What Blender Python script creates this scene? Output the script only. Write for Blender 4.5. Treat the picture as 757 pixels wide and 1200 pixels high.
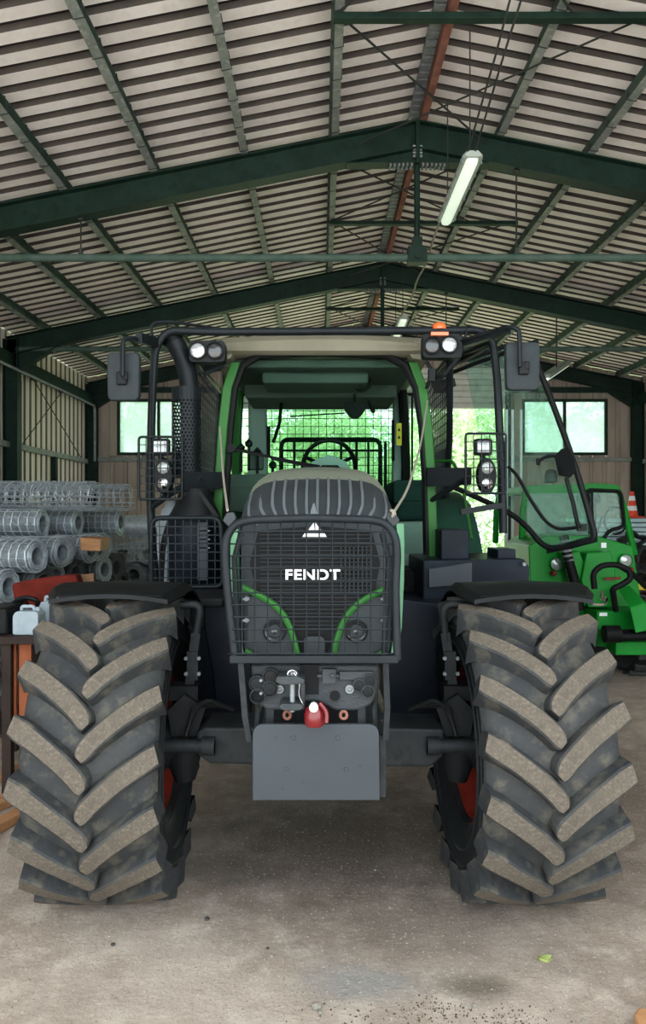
import bpy, math, random
from mathutils import Matrix, Vector, noise
R = math.radians
rnd = random.Random(7)
scene = bpy.context.scene
for o in list(bpy.data.objects):
    bpy.data.objects.remove(o)
COL = scene.collection

# ------------------------------------------------------------------ camera, sky, exposure
CAM_H, F = 1.88, 866.0
cam_data = bpy.data.cameras.new('camera')
cam = bpy.data.objects.new('camera', cam_data); COL.objects.link(cam)
cam.location = (0, 0, CAM_H); cam.rotation_euler = (R(90), 0, 0)
cam_data.sensor_fit = 'VERTICAL'; cam_data.sensor_height = 24.0; cam_data.lens = 24.0 * F / 1200.0
cam_data.shift_x = 0.002; cam_data.clip_start = 0.05; cam_data.clip_end = 300
scene.camera = cam

world = bpy.data.worlds.new('overcast_sky'); scene.world = world; world.use_nodes = True
bg = world.node_tree.nodes['Background']
bg.inputs[0].default_value = (0.86, 0.95, 1.0, 1); bg.inputs[1].default_value = 2.6
sun_d = bpy.data.lights.new('hazy_sun', 'SUN'); sun_d.energy = 10.0; sun_d.angle = R(12); sun_d.color = (1.0, 0.96, 0.92)
sun = bpy.data.objects.new('hazy_sun', sun_d); COL.objects.link(sun)
sun.rotation_euler = (R(-14), R(-42), 0)
scene.view_settings.view_transform = 'Standard'; scene.view_settings.look = 'None'
scene.view_settings.exposure = 0.85; scene.view_settings.gamma = 1.0
scene.view_settings.use_curve_mapping = False
scene.cycles.max_bounces = 10; scene.cycles.diffuse_bounces = 6; scene.cycles.transparent_max_bounces = 24
scene.cycles.use_denoising = True; scene.cycles.caustics_reflective = False; scene.cycles.caustics_refractive = False

def P(px, py, Y):
    """pixel of the photograph at depth Y -> world point"""
    return Vector(((px - 376.5) * Y / F, Y, CAM_H - (py - 600.0) * Y / F))

# ------------------------------------------------------------------ materials
def lin(h):
    h = h.lstrip('#'); c = [int(h[i:i+2], 16) / 255 for i in (0, 2, 4)]
    return tuple((x / 12.92 if x <= .04045 else ((x + .055) / 1.055) ** 2.4) for x in c) + (1,)

def mat(name, c1, rough=.5, metal=0., c2=None, scale=6., amount=(.35, .65), bump=0., bscale=60., stretch=None, c3=None, scale3=25., coat=0.):
    m = bpy.data.materials.new(name); m.use_nodes = True
    nt = m.node_tree; N = nt.nodes; L = nt.links; b = N['Principled BSDF']
    b.inputs['Roughness'].default_value = rough; b.inputs['Metallic'].default_value = metal; b.inputs['Specular IOR Level'].default_value = .5 if coat else .16
    if coat: b.inputs['Coat Weight'].default_value = coat
    b.inputs['Base Color'].default_value = lin(c1)
    tc = N.new('ShaderNodeTexCoord'); src = tc.outputs['Object']
    if stretch:
        mp = N.new('ShaderNodeMapping'); mp.inputs['Scale'].default_value = stretch; L.new(src, mp.inputs[0]); src = mp.outputs[0]
    last = None
    def layer(prev, ca, cb, sc, am):
        n = N.new('ShaderNodeTexNoise'); n.inputs['Scale'].default_value = sc; n.inputs['Detail'].default_value = 7; n.inputs['Roughness'].default_value = .62
        L.new(src, n.inputs['Vector'])
        r = N.new('ShaderNodeMapRange'); r.inputs[1].default_value = am[0]; r.inputs[2].default_value = am[1]; L.new(n.outputs[0], r.inputs[0])
        x = N.new('ShaderNodeMix'); x.data_type = 'RGBA'; L.new(r.outputs[0], x.inputs[0])
        if prev is None: x.inputs[6].default_value = lin(ca)
        else: L.new(prev, x.inputs[6])
        x.inputs[7].default_value = lin(cb)
        return x.outputs[2]
    if c2: last = layer(None, c1, c2, scale, amount)
    if c3: last = layer(last, c1, c3, scale3, (.5, .72))
    if last: L.new(last, b.inputs['Base Color'])
    if bump:
        n = N.new('ShaderNodeTexNoise'); n.inputs['Scale'].default_value = bscale; n.inputs['Detail'].default_value = 5; L.new(src, n.inputs['Vector'])
        bp = N.new('ShaderNodeBump'); bp.inputs['Strength'].default_value = bump; bp.inputs['Distance'].default_value = .01
        L.new(n.outputs[0], bp.inputs['Height']); L.new(bp.outputs[0], b.inputs['Normal'])
    return m

def glass(name, tint, refl=.12, haze=0., hazecol='#dfeeea', dirt=0., rough=.03):
    m = bpy.data.materials.new(name); m.use_nodes = True
    nt = m.node_tree; N = nt.nodes; L = nt.links; N.remove(N['Principled BSDF'])
    out = N['Material Output']
    t = N.new('ShaderNodeBsdfTransparent'); t.inputs[0].default_value = lin(tint)
    g = N.new('ShaderNodeBsdfGlossy'); g.inputs['Roughness'].default_value = rough
    fr = N.new('ShaderNodeLayerWeight'); fr.inputs[0].default_value = .25
    mr = N.new('ShaderNodeMapRange'); mr.inputs[3].default_value = refl * .5; mr.inputs[4].default_value = min(1, refl * 4); L.new(fr.outputs['Fresnel'], mr.inputs[0])
    mx = N.new('ShaderNodeMixShader'); L.new(mr.outputs[0], mx.inputs[0]); L.new(t.outputs[0], mx.inputs[1]); L.new(g.outputs[0], mx.inputs[2])
    last = mx.outputs[0] if refl else t.outputs[0]
    if haze or dirt:
        d = N.new('ShaderNodeBsdfDiffuse'); d.inputs[0].default_value = lin(hazecol)
        tr = N.new('ShaderNodeBsdfTranslucent'); tr.inputs[0].default_value = lin(hazecol)
        a = N.new('ShaderNodeMixShader'); a.inputs[0].default_value = .5; L.new(d.outputs[0], a.inputs[1]); L.new(tr.outputs[0], a.inputs[2])
        m2 = N.new('ShaderNodeMixShader'); L.new(last, m2.inputs[1]); L.new(a.outputs[0], m2.inputs[2])
        tc = N.new('ShaderNodeTexCoord'); n = N.new('ShaderNodeTexNoise'); n.inputs['Scale'].default_value = 9; n.inputs['Detail'].default_value = 9; n.inputs['Roughness'].default_value = .7
        L.new(tc.outputs['Object'], n.inputs['Vector'])
        r = N.new('ShaderNodeMapRange'); r.inputs[1].default_value = .45; r.inputs[2].default_value = .7; r.inputs[3].default_value = haze; r.inputs[4].default_value = haze + dirt
        L.new(n.outputs[0], r.inputs[0]); L.new(r.outputs[0], m2.inputs[0]); last = m2.outputs[0]
    L.new(last, out.inputs[0])
    return m

def emit(name, col, s, base='#e8efe6'):
    m = mat(name, base, .4); b = m.node_tree.nodes['Principled BSDF']
    b.inputs['Emission Color'].default_value = lin(col); b.inputs['Emission Strength'].default_value = s
    return m

M = {}
M['steel_green'] = mat('green_painted_steel', '#14261f', .5, 0, '#1b3027', 3, bump=.1, c3='#101e19', scale3=9)
M['purlin'] = mat('dusty_green_galvanised_steel', '#8a8f88', .6, .1, '#727b74', 5, (.35, .6), c3='#a9aaa4', scale3=20)
M['purlin_side'] = mat('green_purlin_web', '#3a5045', .6, 0, '#4d5c53', 6)
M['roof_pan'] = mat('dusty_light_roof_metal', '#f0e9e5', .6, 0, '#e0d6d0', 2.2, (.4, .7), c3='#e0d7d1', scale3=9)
M['roof_rib'] = mat('dark_roof_rib', '#2b2725', .8, 0, '#3a3431', 4)  # ribs and webs are coloured darker than the pans
M['roof_web'] = mat('dark_roof_web', '#524c47', .75, 0, '#433e3a', 4)
M['wall_cream'] = mat('cream_wall_sheet', '#e2dbcc', .6, 0, '#cbc2b1', 1.6, (.4, .7), stretch=(1, 1, .25))
M['wall_groove_shade'] = mat('shade_tinted_wall_groove', '#7d7464', .7, 0, '#6a6254', 3)  # shade of the recessed wall grooves, put into their colour
M['wall_brown'] = mat('weathered_wall_sheet', '#ab9d90', .7, 0, '#93867a', 1.8, (.35, .65), stretch=(1, 1, .2), c3='#b0a496', scale3=5)
M['door_white'] = mat('white_door_slat', '#d9dad2', .5, 0, '#c4c6bd', 3)
M['rust'] = mat('rusty_strip', '#96695a', .8, 0, '#744b3e', 6, bump=.2)
M['galv'] = mat('galvanised_steel', '#84888a', .5, .3, '#6c7072', 12)
M['rod'] = mat('dark_steel_rod', '#3a3d3a', .5, .4)
M['black_metal'] = mat('black_painted_tube', '#14181a', .4, .1, '#1a1f22', 8, bump=.05)
M['black_mesh'] = mat('black_wire', '#24292b', .5, .1)
M['grey_mesh'] = mat('slate_guard_paint', '#191d20', .42, .1, '#1f2427', 10)
M['black_plastic'] = mat('black_plastic', '#0f1112', .5, 0, '#181a1b', 5)
M['bracket'] = mat('black_casting', '#16181a', .6, .1, '#202224', 12, bump=.2)
M['mirror_grey'] = mat('grey_mirror_shell', '#2f3537', .6, 0, '#2a3032', 14, bump=.12, bscale=200)
M['tank_grey'] = mat('pale_grey_tank', '#8b959c', .4)
M['navy'] = mat('navy_black_panel', '#0b111a', .45, .1, '#0e1621', 3, c3='#18202a', scale3=7, bump=.05)
M['slate'] = mat('slate_grey_plate', '#3d4246', .45, .1, '#3a3e42', 3)
M['axle'] = mat('grey_axle_paint', '#232628', .55, .1, '#2e3031', 5, c3='#1a1c1d', scale3=15, bump=.15)
M['cast'] = mat('grey_cast_hitch', '#3c3f41', .5, .2, '#333638', 14, bump=.3, bscale=120)
M['tractor_green'] = mat('tractor_green_paint', '#2a6227', .35, 0, '#265824', 3)
M['dark_green'] = mat('dark_green_fender', '#1f3f33', .4, 0, '#1b382e', 3)
M['mint'] = mat('pale_green_side_paint', '#6d9c7c', .3, 0, '#648f72', 3)
M['hood'] = mat('dusty_hood_paint', '#7a7f70', .5, 0, '#707567', 2, c3='#84887a', scale3=12)
M['nose'] = mat('charcoal_nose_plastic', '#313638', .5, 0, '#2c3032', 4, bump=.05)
M['rib_grey'] = mat('grey_nose_rib', '#5c6264', .45)
M['grille'] = mat('dark_grille', '#0d0e0f', .6)
M['grille_bar'] = mat('grille_slat', '#202324', .5)
M['cream'] = mat('cream_cab_roof', '#7e7b69', .5, 0, '#72705f', 3)
M['cab_dark'] = mat('cab_rubber', '#090b0b', .6)
M['liner'] = mat('cab_liner', '#595f5b', .8, 0, '#505653', 3)
M['interior_grey'] = mat('cab_interior_grey', '#8a9692', .7)
M['seat'] = mat('dark_seat_fabric', '#1f3431', .9)
M['rubber'] = mat('tyre_rubber', '#303234', .6, 0, '#3e3e3d', 5, (.35, .65), bump=.35, bscale=45, c3='#5a564c', scale3=11)
M['sidewall'] = mat('tyre_sidewall', '#15181a', .55, 0, '#1f2224', 6, bump=.15)
M['lug_top'] = mat('dusty_worn_lug', '#5f574d', .85, 0, '#524b43', 30, (.3, .7), bump=.6, bscale=90, c3='#70675b', scale3=80)
M['rim_red'] = mat('red_rim_paint', '#7e2a1e', .45, 0, '#642018', 6)
M['chrome'] = mat('chrome', '#d8dadb', .15, 1)
M['lens'] = mat('lamp_lens', '#8f9594', .12, .35, '#b4b8b6', 40, coat=1)
M['lens_dark'] = mat('dark_lamp_lens', '#2c2e2f', .2, .1, coat=.5)
M['amber'] = mat('amber_lens', '#d9622a', .3, coat=.6)
M['white'] = mat('white_plastic', '#e6e9ea', .5)
M['letter'] = mat('silver_lettering', '#e4e4e2', .35, .2)
M['yellow'] = mat('yellow_sticker', '#d8c23a', .5)
M['red_plastic'] = mat('red_plastic_bottle', '#6a0f14', .3, coat=.2)
M['can_white'] = mat('milky_jerrycan', '#a3afb6', .45, 0, '#8f9ba2', 5)
M['loader_green'] = mat('bright_green_paint', '#12802a', .35, 0, '#107222', 2)
M['wood'] = mat('orange_wood', '#9c5a3a', .7, 0, '#7c432b', 4, (.3, .7), stretch=(6, 6, .7), bump=.2)
M['pale_wood'] = mat('pale_wood', '#b98a62', .7, 0, '#9b6f4b', 4, (.3, .7), stretch=(1, 6, 6))
M['dark_wood'] = mat('dark_wood', '#2b2320', .7, 0, '#382c27', 5)
M['card'] = mat('brown_board', '#8a6a52', .8, 0, '#795b46', 8)
M['cushion'] = mat('red_cushion_cloth', '#6d261d', .9, 0, '#561d16', 7, bump=.2)
M['wire_old'] = mat('weathered_wire', '#5e6061', .55, .2, '#434546', 20, c3='#74787a', scale3=50)
M['wire_new'] = mat('bright_galvanised_wire', '#c4ced4', .4, .2, '#a3adb4', 20)
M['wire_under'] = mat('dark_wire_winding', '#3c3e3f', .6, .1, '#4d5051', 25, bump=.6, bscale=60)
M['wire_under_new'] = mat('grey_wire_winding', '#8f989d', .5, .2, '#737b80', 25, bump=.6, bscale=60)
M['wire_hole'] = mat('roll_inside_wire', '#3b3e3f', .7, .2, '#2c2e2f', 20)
M['cone_o'] = mat('orange_cone', '#e2503a', .5)
M['board'] = mat('pale_board', '#b9cfd2', .5, 0, '#a3bcc0', 3)
M['trunk'] = mat('bark', '#5c4c3a', .9, 0, '#43382b', 8)
M['gravel'] = mat('grey_pebble', '#9a948a', .8, 0, '#77726a', 9)
M['crumb'] = mat('soil_crumb', '#4d4238', .9)
M['leaf_dry'] = mat('dry_leaf', '#8f9a5a', .7)
M['cable'] = mat('pale_cable', '#8c867a', .6)
M['lamp_body'] = mat('grey_lamp_housing', '#9aa39a', .5)
M['tube_lit'] = emit('fluorescent_diffuser', '#eaffe6', .35)
M['head'] = glass('clear_lens', '#f2f6f5', .4)
M['wind'] = glass('green_tinted_windscreen', '#e4f1eb', 0)
M['door_glass'] = glass('dusty_green_door_glass', '#e6f5ef', .04, .05, '#b9ddd0', .16)
M['loader_glass'] = glass('dusty_loader_glass', '#dff2ea', .05, .12, '#a9d6c4', .3)
M['window_glass'] = glass('hazy_window_glass', '#f2fbfa', .03, .5, '#e6f2f2', .3)
def leafmat(name, c1, c2):
    m = mat(name, c1, .6, 0, c2, .8, (.35, .65))
    nt = m.node_tree; b = nt.nodes['Principled BSDF']; out = nt.nodes['Material Output']
    t = nt.nodes.new('ShaderNodeBsdfTranslucent'); t.inputs[0].default_value = lin(c2)
    mx = nt.nodes.new('ShaderNodeMixShader'); mx.inputs[0].default_value = .35
    nt.links.new(b.outputs[0], mx.inputs[1]); nt.links.new(t.outputs[0], mx.inputs[2]); nt.links.new(mx.outputs[0], out.inputs[0])
    return m
M['leaf_a'] = leafmat('fresh_green_leaves', '#8aa878', '#c0d8a8')
M['leaf_b'] = leafmat('mid_green_leaves', '#7c9c70', '#a8c898')
M['grass'] = mat('bright_meadow_grass', '#9aab86', .8, 0, '#7f956b', 2)

def floor_mat():
    m = bpy.data.materials.new('dusty_concrete_floor'); m.use_nodes = True
    nt = m.node_tree; N = nt.nodes; L = nt.links; b = N['Principled BSDF']; b.inputs['Roughness'].default_value = .85
    tc = N.new('ShaderNodeTexCoord'); src = tc.outputs['Object']
    def nz(s, d=8, r=.6):
        n = N.new('ShaderNodeTexNoise'); n.inputs['Scale'].default_value = s; n.inputs['Detail'].default_value = d; n.inputs['Roughness'].default_value = r
        L.new(src, n.inputs['Vector']); return n.outputs[0]
    def rng(v, a, b_, c=0., d=1.):
        r = N.new('ShaderNodeMapRange'); r.inputs[1].default_value = a; r.inputs[2].default_value = b_; r.inputs[3].default_value = c; r.inputs[4].default_value = d
        r.interpolation_type = 'SMOOTHSTEP'; L.new(v, r.inputs[0]); return r.outputs[0]
    def mix(f, a, c, mode='MIX'):
        x = N.new('ShaderNodeMix'); x.data_type = 'RGBA'; x.blend_type = mode; L.new(f, x.inputs[0])
        if isinstance(a, str): x.inputs[6].default_value = lin(a)
        else: L.new(a, x.inputs[6])
        if isinstance(c, str): x.inputs[7].default_value = lin(c)
        else: L.new(c, x.inputs[7])
        return x.outputs[2]
    def blob(cx, cy, rx, ry, jit=.5):           # an oil or mud stain with a shape of its own
        mp = N.new('ShaderNodeMapping'); mp.inputs['Location'].default_value = (-cx / rx, -cy / ry, 0); mp.inputs['Scale'].default_value = (1 / rx, 1 / ry, 0)
        L.new(src, mp.inputs[0]); ln = N.new('ShaderNodeVectorMath'); ln.operation = 'LENGTH'; L.new(mp.outputs[0], ln.inputs[0])
        a = N.new('ShaderNodeMath'); a.operation = 'MULTIPLY_ADD'; L.new(nz(3.5, 8, .7), a.inputs[0]); a.inputs[1].default_value = -jit * 2; L.new(ln.outputs['Value'], a.inputs[2])
        return rng(a.outputs[0], -jit + .15, -jit + 1.05, 1, 0)
    c = mix(rng(nz(1.1), .35, .65), '#b5a597', '#9c8b7c')
    c = mix(rng(nz(5, 9, .7), .42, .7), c, '#c3b4a5')
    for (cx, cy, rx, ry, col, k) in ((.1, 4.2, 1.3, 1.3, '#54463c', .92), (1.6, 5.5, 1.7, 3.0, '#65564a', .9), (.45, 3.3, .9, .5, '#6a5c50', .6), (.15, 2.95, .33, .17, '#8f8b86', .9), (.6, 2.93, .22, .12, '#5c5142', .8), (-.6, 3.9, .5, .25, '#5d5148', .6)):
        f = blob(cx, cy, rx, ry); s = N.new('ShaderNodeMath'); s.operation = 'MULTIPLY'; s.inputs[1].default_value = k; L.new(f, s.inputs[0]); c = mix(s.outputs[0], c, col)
    c = mix(rng(nz(60, 3, .6), .6, .72), c, '#cdc3b6')
    c = mix(rng(nz(90, 2, .6), .62, .72), c, '#5e554c')
    vo = N.new('ShaderNodeTexVoronoi'); vo.inputs['Scale'].default_value = 38; L.new(src, vo.inputs['Vector'])
    c = mix(rng(vo.outputs['Distance'], .06, .12, .55, 0), c, '#d6cdc2')
    L.new(c, b.inputs['Base Color'])
    ad = N.new('ShaderNodeMath'); ad.operation = 'ADD'; L.new(nz(30, 8, .75), ad.inputs[0]); L.new(nz(5, 5), ad.inputs[1])
    bp = N.new('ShaderNodeBump'); bp.inputs['Strength'].default_value = .7; bp.inputs['Distance'].default_value = .02; L.new(ad.outputs[0], bp.inputs['Height']); L.new(bp.outputs[0], b.inputs['Normal'])
    return m
M['floor'] = floor_mat()
M['yard'] = mat('pale_yard_concrete', '#d2cdc8', .9, 0, '#c2bcb6', 2)

# ------------------------------------------------------------------ mesh helpers
class MB:
    def __init__(s): s.v = []; s.f = []; s.m = []
    def face(s, idx, m=0): s.f.append(tuple(idx)); s.m.append(m)
    def box(s, c, d, rot=None, m=0):
        c = Vector(c); hx, hy, hz = d[0] / 2, d[1] / 2, d[2] / 2; n = len(s.v)
        for x, y, z in ((-1,-1,-1),(1,-1,-1),(1,1,-1),(-1,1,-1),(-1,-1,1),(1,-1,1),(1,1,1),(-1,1,1)):
            p = Vector((x * hx, y * hy, z * hz))
            if rot is not None: p = rot @ p
            s.v.append(c + p)
        for q in ((0,3,2,1),(4,5,6,7),(0,1,5,4),(1,2,6,5),(2,3,7,6),(3,0,4,7)): s.face([n + i for i in q], m)
        return s
    def span(s, a, b, m=0):      # box from corner to corner
        a, b = Vector(a), Vector(b); return s.box((a + b) / 2, (abs(b.x - a.x), abs(b.y - a.y), abs(b.z - a.z)), None, m)
    def bar(s, p0, p1, w, h, up=(0, 0, 1), m=0):
        p0, p1 = Vector(p0), Vector(p1); d = (p1 - p0); L_ = d.length; d.normalize(); u = Vector(up)
        if abs(d.dot(u)) > .99: u = Vector((0, 1, 0))
        x = d.cross(u).normalized(); z = x.cross(d).normalized()
        rot = Matrix((x, d, z)).transposed(); return s.box((p0 + p1) / 2, (w, L_, h), rot, m)
    def ring(s, pts): n = len(s.v); s.v.extend(Vector(p) for p in pts); return list(range(n, n + len(pts)))
    def bridge(s, a, b, m=0, closed=True):
        k = len(a)
        for i in range(k if closed else k - 1): j = (i + 1) % k; s.face((a[i], a[j], b[j], b[i]), m)
    def loft(s, secs, closed=True, caps=True, m=0):
        rs = [s.ring(x) for x in secs]
        for a, b in zip(rs, rs[1:]): s.bridge(a, b, m, closed)
        if caps and closed: s.face(rs[0][::-1], m); s.face(rs[-1], m)
        return s
    def tube(s, pts, r, seg=8, closed=False, caps=True, m=0):
        pts = [Vector(p) for p in pts]; n = len(pts); rr = r if isinstance(r, (list, tuple)) else [r] * n
        T = []
        for i in range(n):
            if closed: t = pts[(i + 1) % n] - pts[i - 1]
            else: t = pts[min(i + 1, n - 1)] - pts[max(i - 1, 0)]
            T.append(t.normalized() if t.length > 1e-9 else Vector((0, 0, 1)))
        u = T[0].orthogonal().normalized(); rings = []
        for i in range(n):
            u = (u - T[i] * u.dot(T[i])); u.normalize(); w = T[i].cross(u)
            rings.append(s.ring([pts[i] + (u * math.cos(2*math.pi*k/seg) + w * math.sin(2*math.pi*k/seg)) * rr[i] for k in range(seg)]))
        for a, b in zip(rings, rings[1:]): s.bridge(a, b, m)
        if closed: s.bridge(rings[-1], rings[0], m)
        elif caps: s.face(rings[0][::-1], m); s.face(rings[-1], m)
        return s
    def lathe(s, prof, c=(0,0,0), axis=(0,0,1), seg=24, m=0, caps=False, closed=False):
        """prof: (radius, distance along the axis)"""
        c = Vector(c); a = Vector(axis).normalized(); u = a.orthogonal().normalized(); w = a.cross(u); rs = []
        for r, h in prof: rs.append(s.ring([c + a * h + (u * math.cos(2*math.pi*k/seg) + w * math.sin(2*math.pi*k/seg)) * max(r, 1e-4) for k in range(seg)]))
        for x, y in zip(rs, rs[1:]): s.bridge(x, y, m)
        if closed: s.bridge(rs[-1], rs[0], m)
        if caps: s.face(rs[0][::-1], m); s.face(rs[-1], m)
        return s
    def cyl(s, p0, p1, r, seg=16, m=0): 
        p0, p1 = Vector(p0), Vector(p1); return s.lathe([(r, 0), (r, (p1 - p0).length)], p0, p1 - p0, seg, m, True)
    def prism(s, poly, ext, m=0):     # poly: world points, ext: vector
        e = Vector(ext); a = s.ring(poly); b = s.ring([Vector(p) + e for p in poly]); s.bridge(a, b, m); s.face(a[::-1], m); s.face(b, m); return s
    def mesh(s, name, mats):
        me = bpy.data.meshes.new(name); me.from_pydata([tuple(p) for p in s.v], [], s.f)
        for k in (mats if isinstance(mats, (list, tuple)) else [mats]): me.materials.append(M[k])
        me.polygons.foreach_set('material_index', s.m); me.update()
        return me

WM = {}
def link(o, parent, inv=True, loc=None, rot=None):
    COL.objects.link(o)
    L_ = Matrix.Translation(Vector(loc or (0, 0, 0)))
    if rot is not None:
        from mathutils import Euler
        L_ = L_ @ Euler(rot).to_matrix().to_4x4()
    if loc: o.location = loc
    if rot is not None: o.rotation_euler = rot
    if parent is not None:
        o.parent = parent; pw = WM.get(parent.name, Matrix())
        if inv: o.matrix_parent_inverse = pw.inverted(); WM[o.name] = L_
        else: WM[o.name] = pw @ L_
    else: WM[o.name] = L_
    return o
def fix_normals(me):
    import bmesh
    bm = bmesh.new(); bm.from_mesh(me); bmesh.ops.recalc_face_normals(bm, faces=bm.faces); bm.to_mesh(me); bm.free()
def add(mb, name, mats, parent=None, smooth=True, bevel=0, inv=True, loc=None, rot=None, label=None, kind=None, norm=True, seg=2):
    me = mb.mesh(name, mats) if isinstance(mb, MB) else mb
    if isinstance(mb, MB):
        if norm: fix_normals(me)
        if smooth:
            me.shade_smooth() if hasattr(me, 'shade_smooth') else None
            me.polygons.foreach_set('use_smooth', [True] * len(me.polygons)); me.set_sharp_from_angle(angle=R(38))
    o = bpy.data.objects.new(name, me)
    if bevel:
        b = o.modifiers.new('edge', 'BEVEL'); b.width = bevel; b.segments = seg; b.limit_method = 'ANGLE'; b.angle_limit = R(35)
    link(o, parent, inv, loc, rot)
    if label: o['label'] = label
    if kind: o['kind'] = kind
    return o
def thing(name, label, cat, loc=(0, 0, 0), rot=None, group=None, kind=None):
    o = bpy.data.objects.new(name, None); o.empty_display_size = .1; link(o, None, True, loc, rot)
    if label: o['label'] = label
    if cat: o['category'] = cat
    if group: o['group'] = group
    if kind: o['kind'] = kind
    return o
def tag(o, label, cat, group=None):
    o['label'] = label; o['category'] = cat
    if group: o['group'] = group
    return o
def dup(root, loc, rot=(0, 0, 0), label=None, group=None):
    r = root.copy(); COL.objects.link(r); r.location = loc; r.rotation_euler = rot
    if label: r['label'] = label
    if group: r['group'] = group
    for ch in root.children:
        c = ch.copy(); COL.objects.link(c); c.parent = r
        for g in ch.children: d = g.copy(); COL.objects.link(d); d.parent = c
    return r
def fillet(pts, r, n=5, closed=False):
    pts = [Vector(p) for p in pts]; out = []; k = len(pts)
    for i in range(k):
        if not closed and i in (0, k - 1): out.append(pts[i]); continue
        p, a, b = pts[i], pts[i - 1], pts[(i + 1) % k]; rr = r[i] if isinstance(r, (list, tuple)) else r
        da, db = a - p, b - p; t = min(rr, da.length * .49, db.length * .49); A = p + da.normalized() * t; B = p + db.normalized() * t
        for j in range(n + 1): s = j / n; out.append(A * (1-s)**2 + p * 2 * s * (1-s) + B * s * s)
    return out
def structure(name): return thing(name, None, None, kind='structure')

# ------------------------------------------------------------------ the shed
XL, XRT, YB, YF = -5.25, 7.21, 16.65, 0.4      # inner faces of the side walls, back wall, front edge
XR, ZR, SL = 1.02, 6.17, .2                      # ridge
def zroof(x): return ZR - SL * abs(x - XR)
Y1, Y2 = 7.85, 12.25
SX = SL

fl = MB(); fl.span((XL - .3, YF, -.12), (XRT + .3, YB + .2, 0)); f = add(fl, 'floor', 'floor', kind='structure', smooth=False)
yd = MB(); yd.span((-30, -26, -.14), (30, YF - .01, -.02)); yard = add(yd, 'ground_yard', 'yard', kind='structure', smooth=False)
gr = MB(); gr.span((-40, YB + .21, -.2), (40, 60, -.03)); add(gr, 'ground_meadow', 'grass', kind='structure', smooth=False)

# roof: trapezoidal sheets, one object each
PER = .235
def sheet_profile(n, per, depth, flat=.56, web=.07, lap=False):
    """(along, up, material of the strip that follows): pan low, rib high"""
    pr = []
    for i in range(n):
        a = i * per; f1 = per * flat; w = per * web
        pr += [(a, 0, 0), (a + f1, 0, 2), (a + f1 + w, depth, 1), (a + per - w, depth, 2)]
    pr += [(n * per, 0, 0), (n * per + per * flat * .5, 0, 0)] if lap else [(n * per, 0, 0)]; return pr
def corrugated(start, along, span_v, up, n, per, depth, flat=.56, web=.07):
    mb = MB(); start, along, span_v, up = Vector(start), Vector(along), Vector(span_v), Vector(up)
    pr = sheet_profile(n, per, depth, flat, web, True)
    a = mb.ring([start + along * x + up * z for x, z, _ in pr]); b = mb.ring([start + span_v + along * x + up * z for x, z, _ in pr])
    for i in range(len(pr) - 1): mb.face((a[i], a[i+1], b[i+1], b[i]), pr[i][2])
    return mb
ceiling = structure('ceiling')
SW = PER * 4
meL = meR = None
for side in (-1, 1):
    xe = XL - .35 if side < 0 else XRT + .35
    x0 = XR + side * .03
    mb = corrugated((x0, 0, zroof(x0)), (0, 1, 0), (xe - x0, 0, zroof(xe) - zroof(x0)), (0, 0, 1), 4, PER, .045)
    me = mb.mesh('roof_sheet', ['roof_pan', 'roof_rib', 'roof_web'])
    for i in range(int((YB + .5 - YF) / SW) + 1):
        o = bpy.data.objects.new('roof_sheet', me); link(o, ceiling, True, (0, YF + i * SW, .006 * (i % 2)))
# purlins
for side in (-1, 1):
    k = 0
    while True:
        x = XR + side * (.90 + .952 * k)
        if x < XL + .1 or x > XRT - .1: break
        z = zroof(x) - .003
        mb = MB(); a = side * math.atan(SL)
        w, h = .075, .15
        # C section: web, top flange, bottom flange
        rot = Matrix.Rotation(a, 3, 'Y')
        def pt(u, v): return Vector((x, 0, z)) + rot @ Vector((u, 0, v))
        sec = [pt(-w/2, 0), pt(w/2, 0), pt(w/2, -.012), pt(-w/2+.012, -.012), pt(-w/2+.012, -h+.012), pt(w/2, -h+.012), pt(w/2, -h), pt(-w/2, -h)]
        A = mb.ring([p + Vector((0, YF + .1, 0)) for p in sec]); B = mb.ring([p + Vector((0, YB, 0)) for p in sec])
        for i in range(8): mb.face((A[i], A[(i+1) % 8], B[(i+1) % 8], B[i]), 1 if i in (1, 2, 3, 4, 7) else 0)
        mb.face(A); mb.face(B)
        p = add(mb, 'purlin', ['purlin', 'purlin_side'], ceiling, smooth=False)
        hb = MB(); y = YF + .25
        while y < YB:
            c = Vector((x, y, z)); pts = [pt(w/2+.006, .0), pt(w/2+.006, -h-.006), pt(-w/2-.006, -h-.006), pt(-w/2-.006, -h*.6)]
            hb.tube([q + Vector((0, y, 0)) for q in pts], .005, 4); y += PER * 2
        add(hb, 'hook_bolts', 'rod', p, smooth=False, kind='stuff')
        k += 1
# ridge: rusty angle strip and a galvanised toothed strip either side
rb = MB(); rb.span((XR + .03, YF, ZR - .17), (XR + .10, YB, ZR - .02)); add(rb, 'ridge_timber', 'rust', ceiling, bevel=.004)
rt = MB(); y = YF
while y < YB:
    rt.box((XR - .03, y, ZR - .06), (.10, .08, .07)); y += PER * .5
add(rt, 'ridge_filler', 'galv', ceiling, smooth=False, kind='stuff')
rc = MB()
for s in (-1, 1): rc.prism([(XR, YF, ZR + .07), (XR + s*.28, YF, ZR + .02), (XR + s*.28, YF, ZR + .03), (XR, YF, ZR + .08)], (0, YB - YF + .3, 0))
add(rc, 'ridge_cap', 'roof_pan', ceiling, smooth=False)

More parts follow.
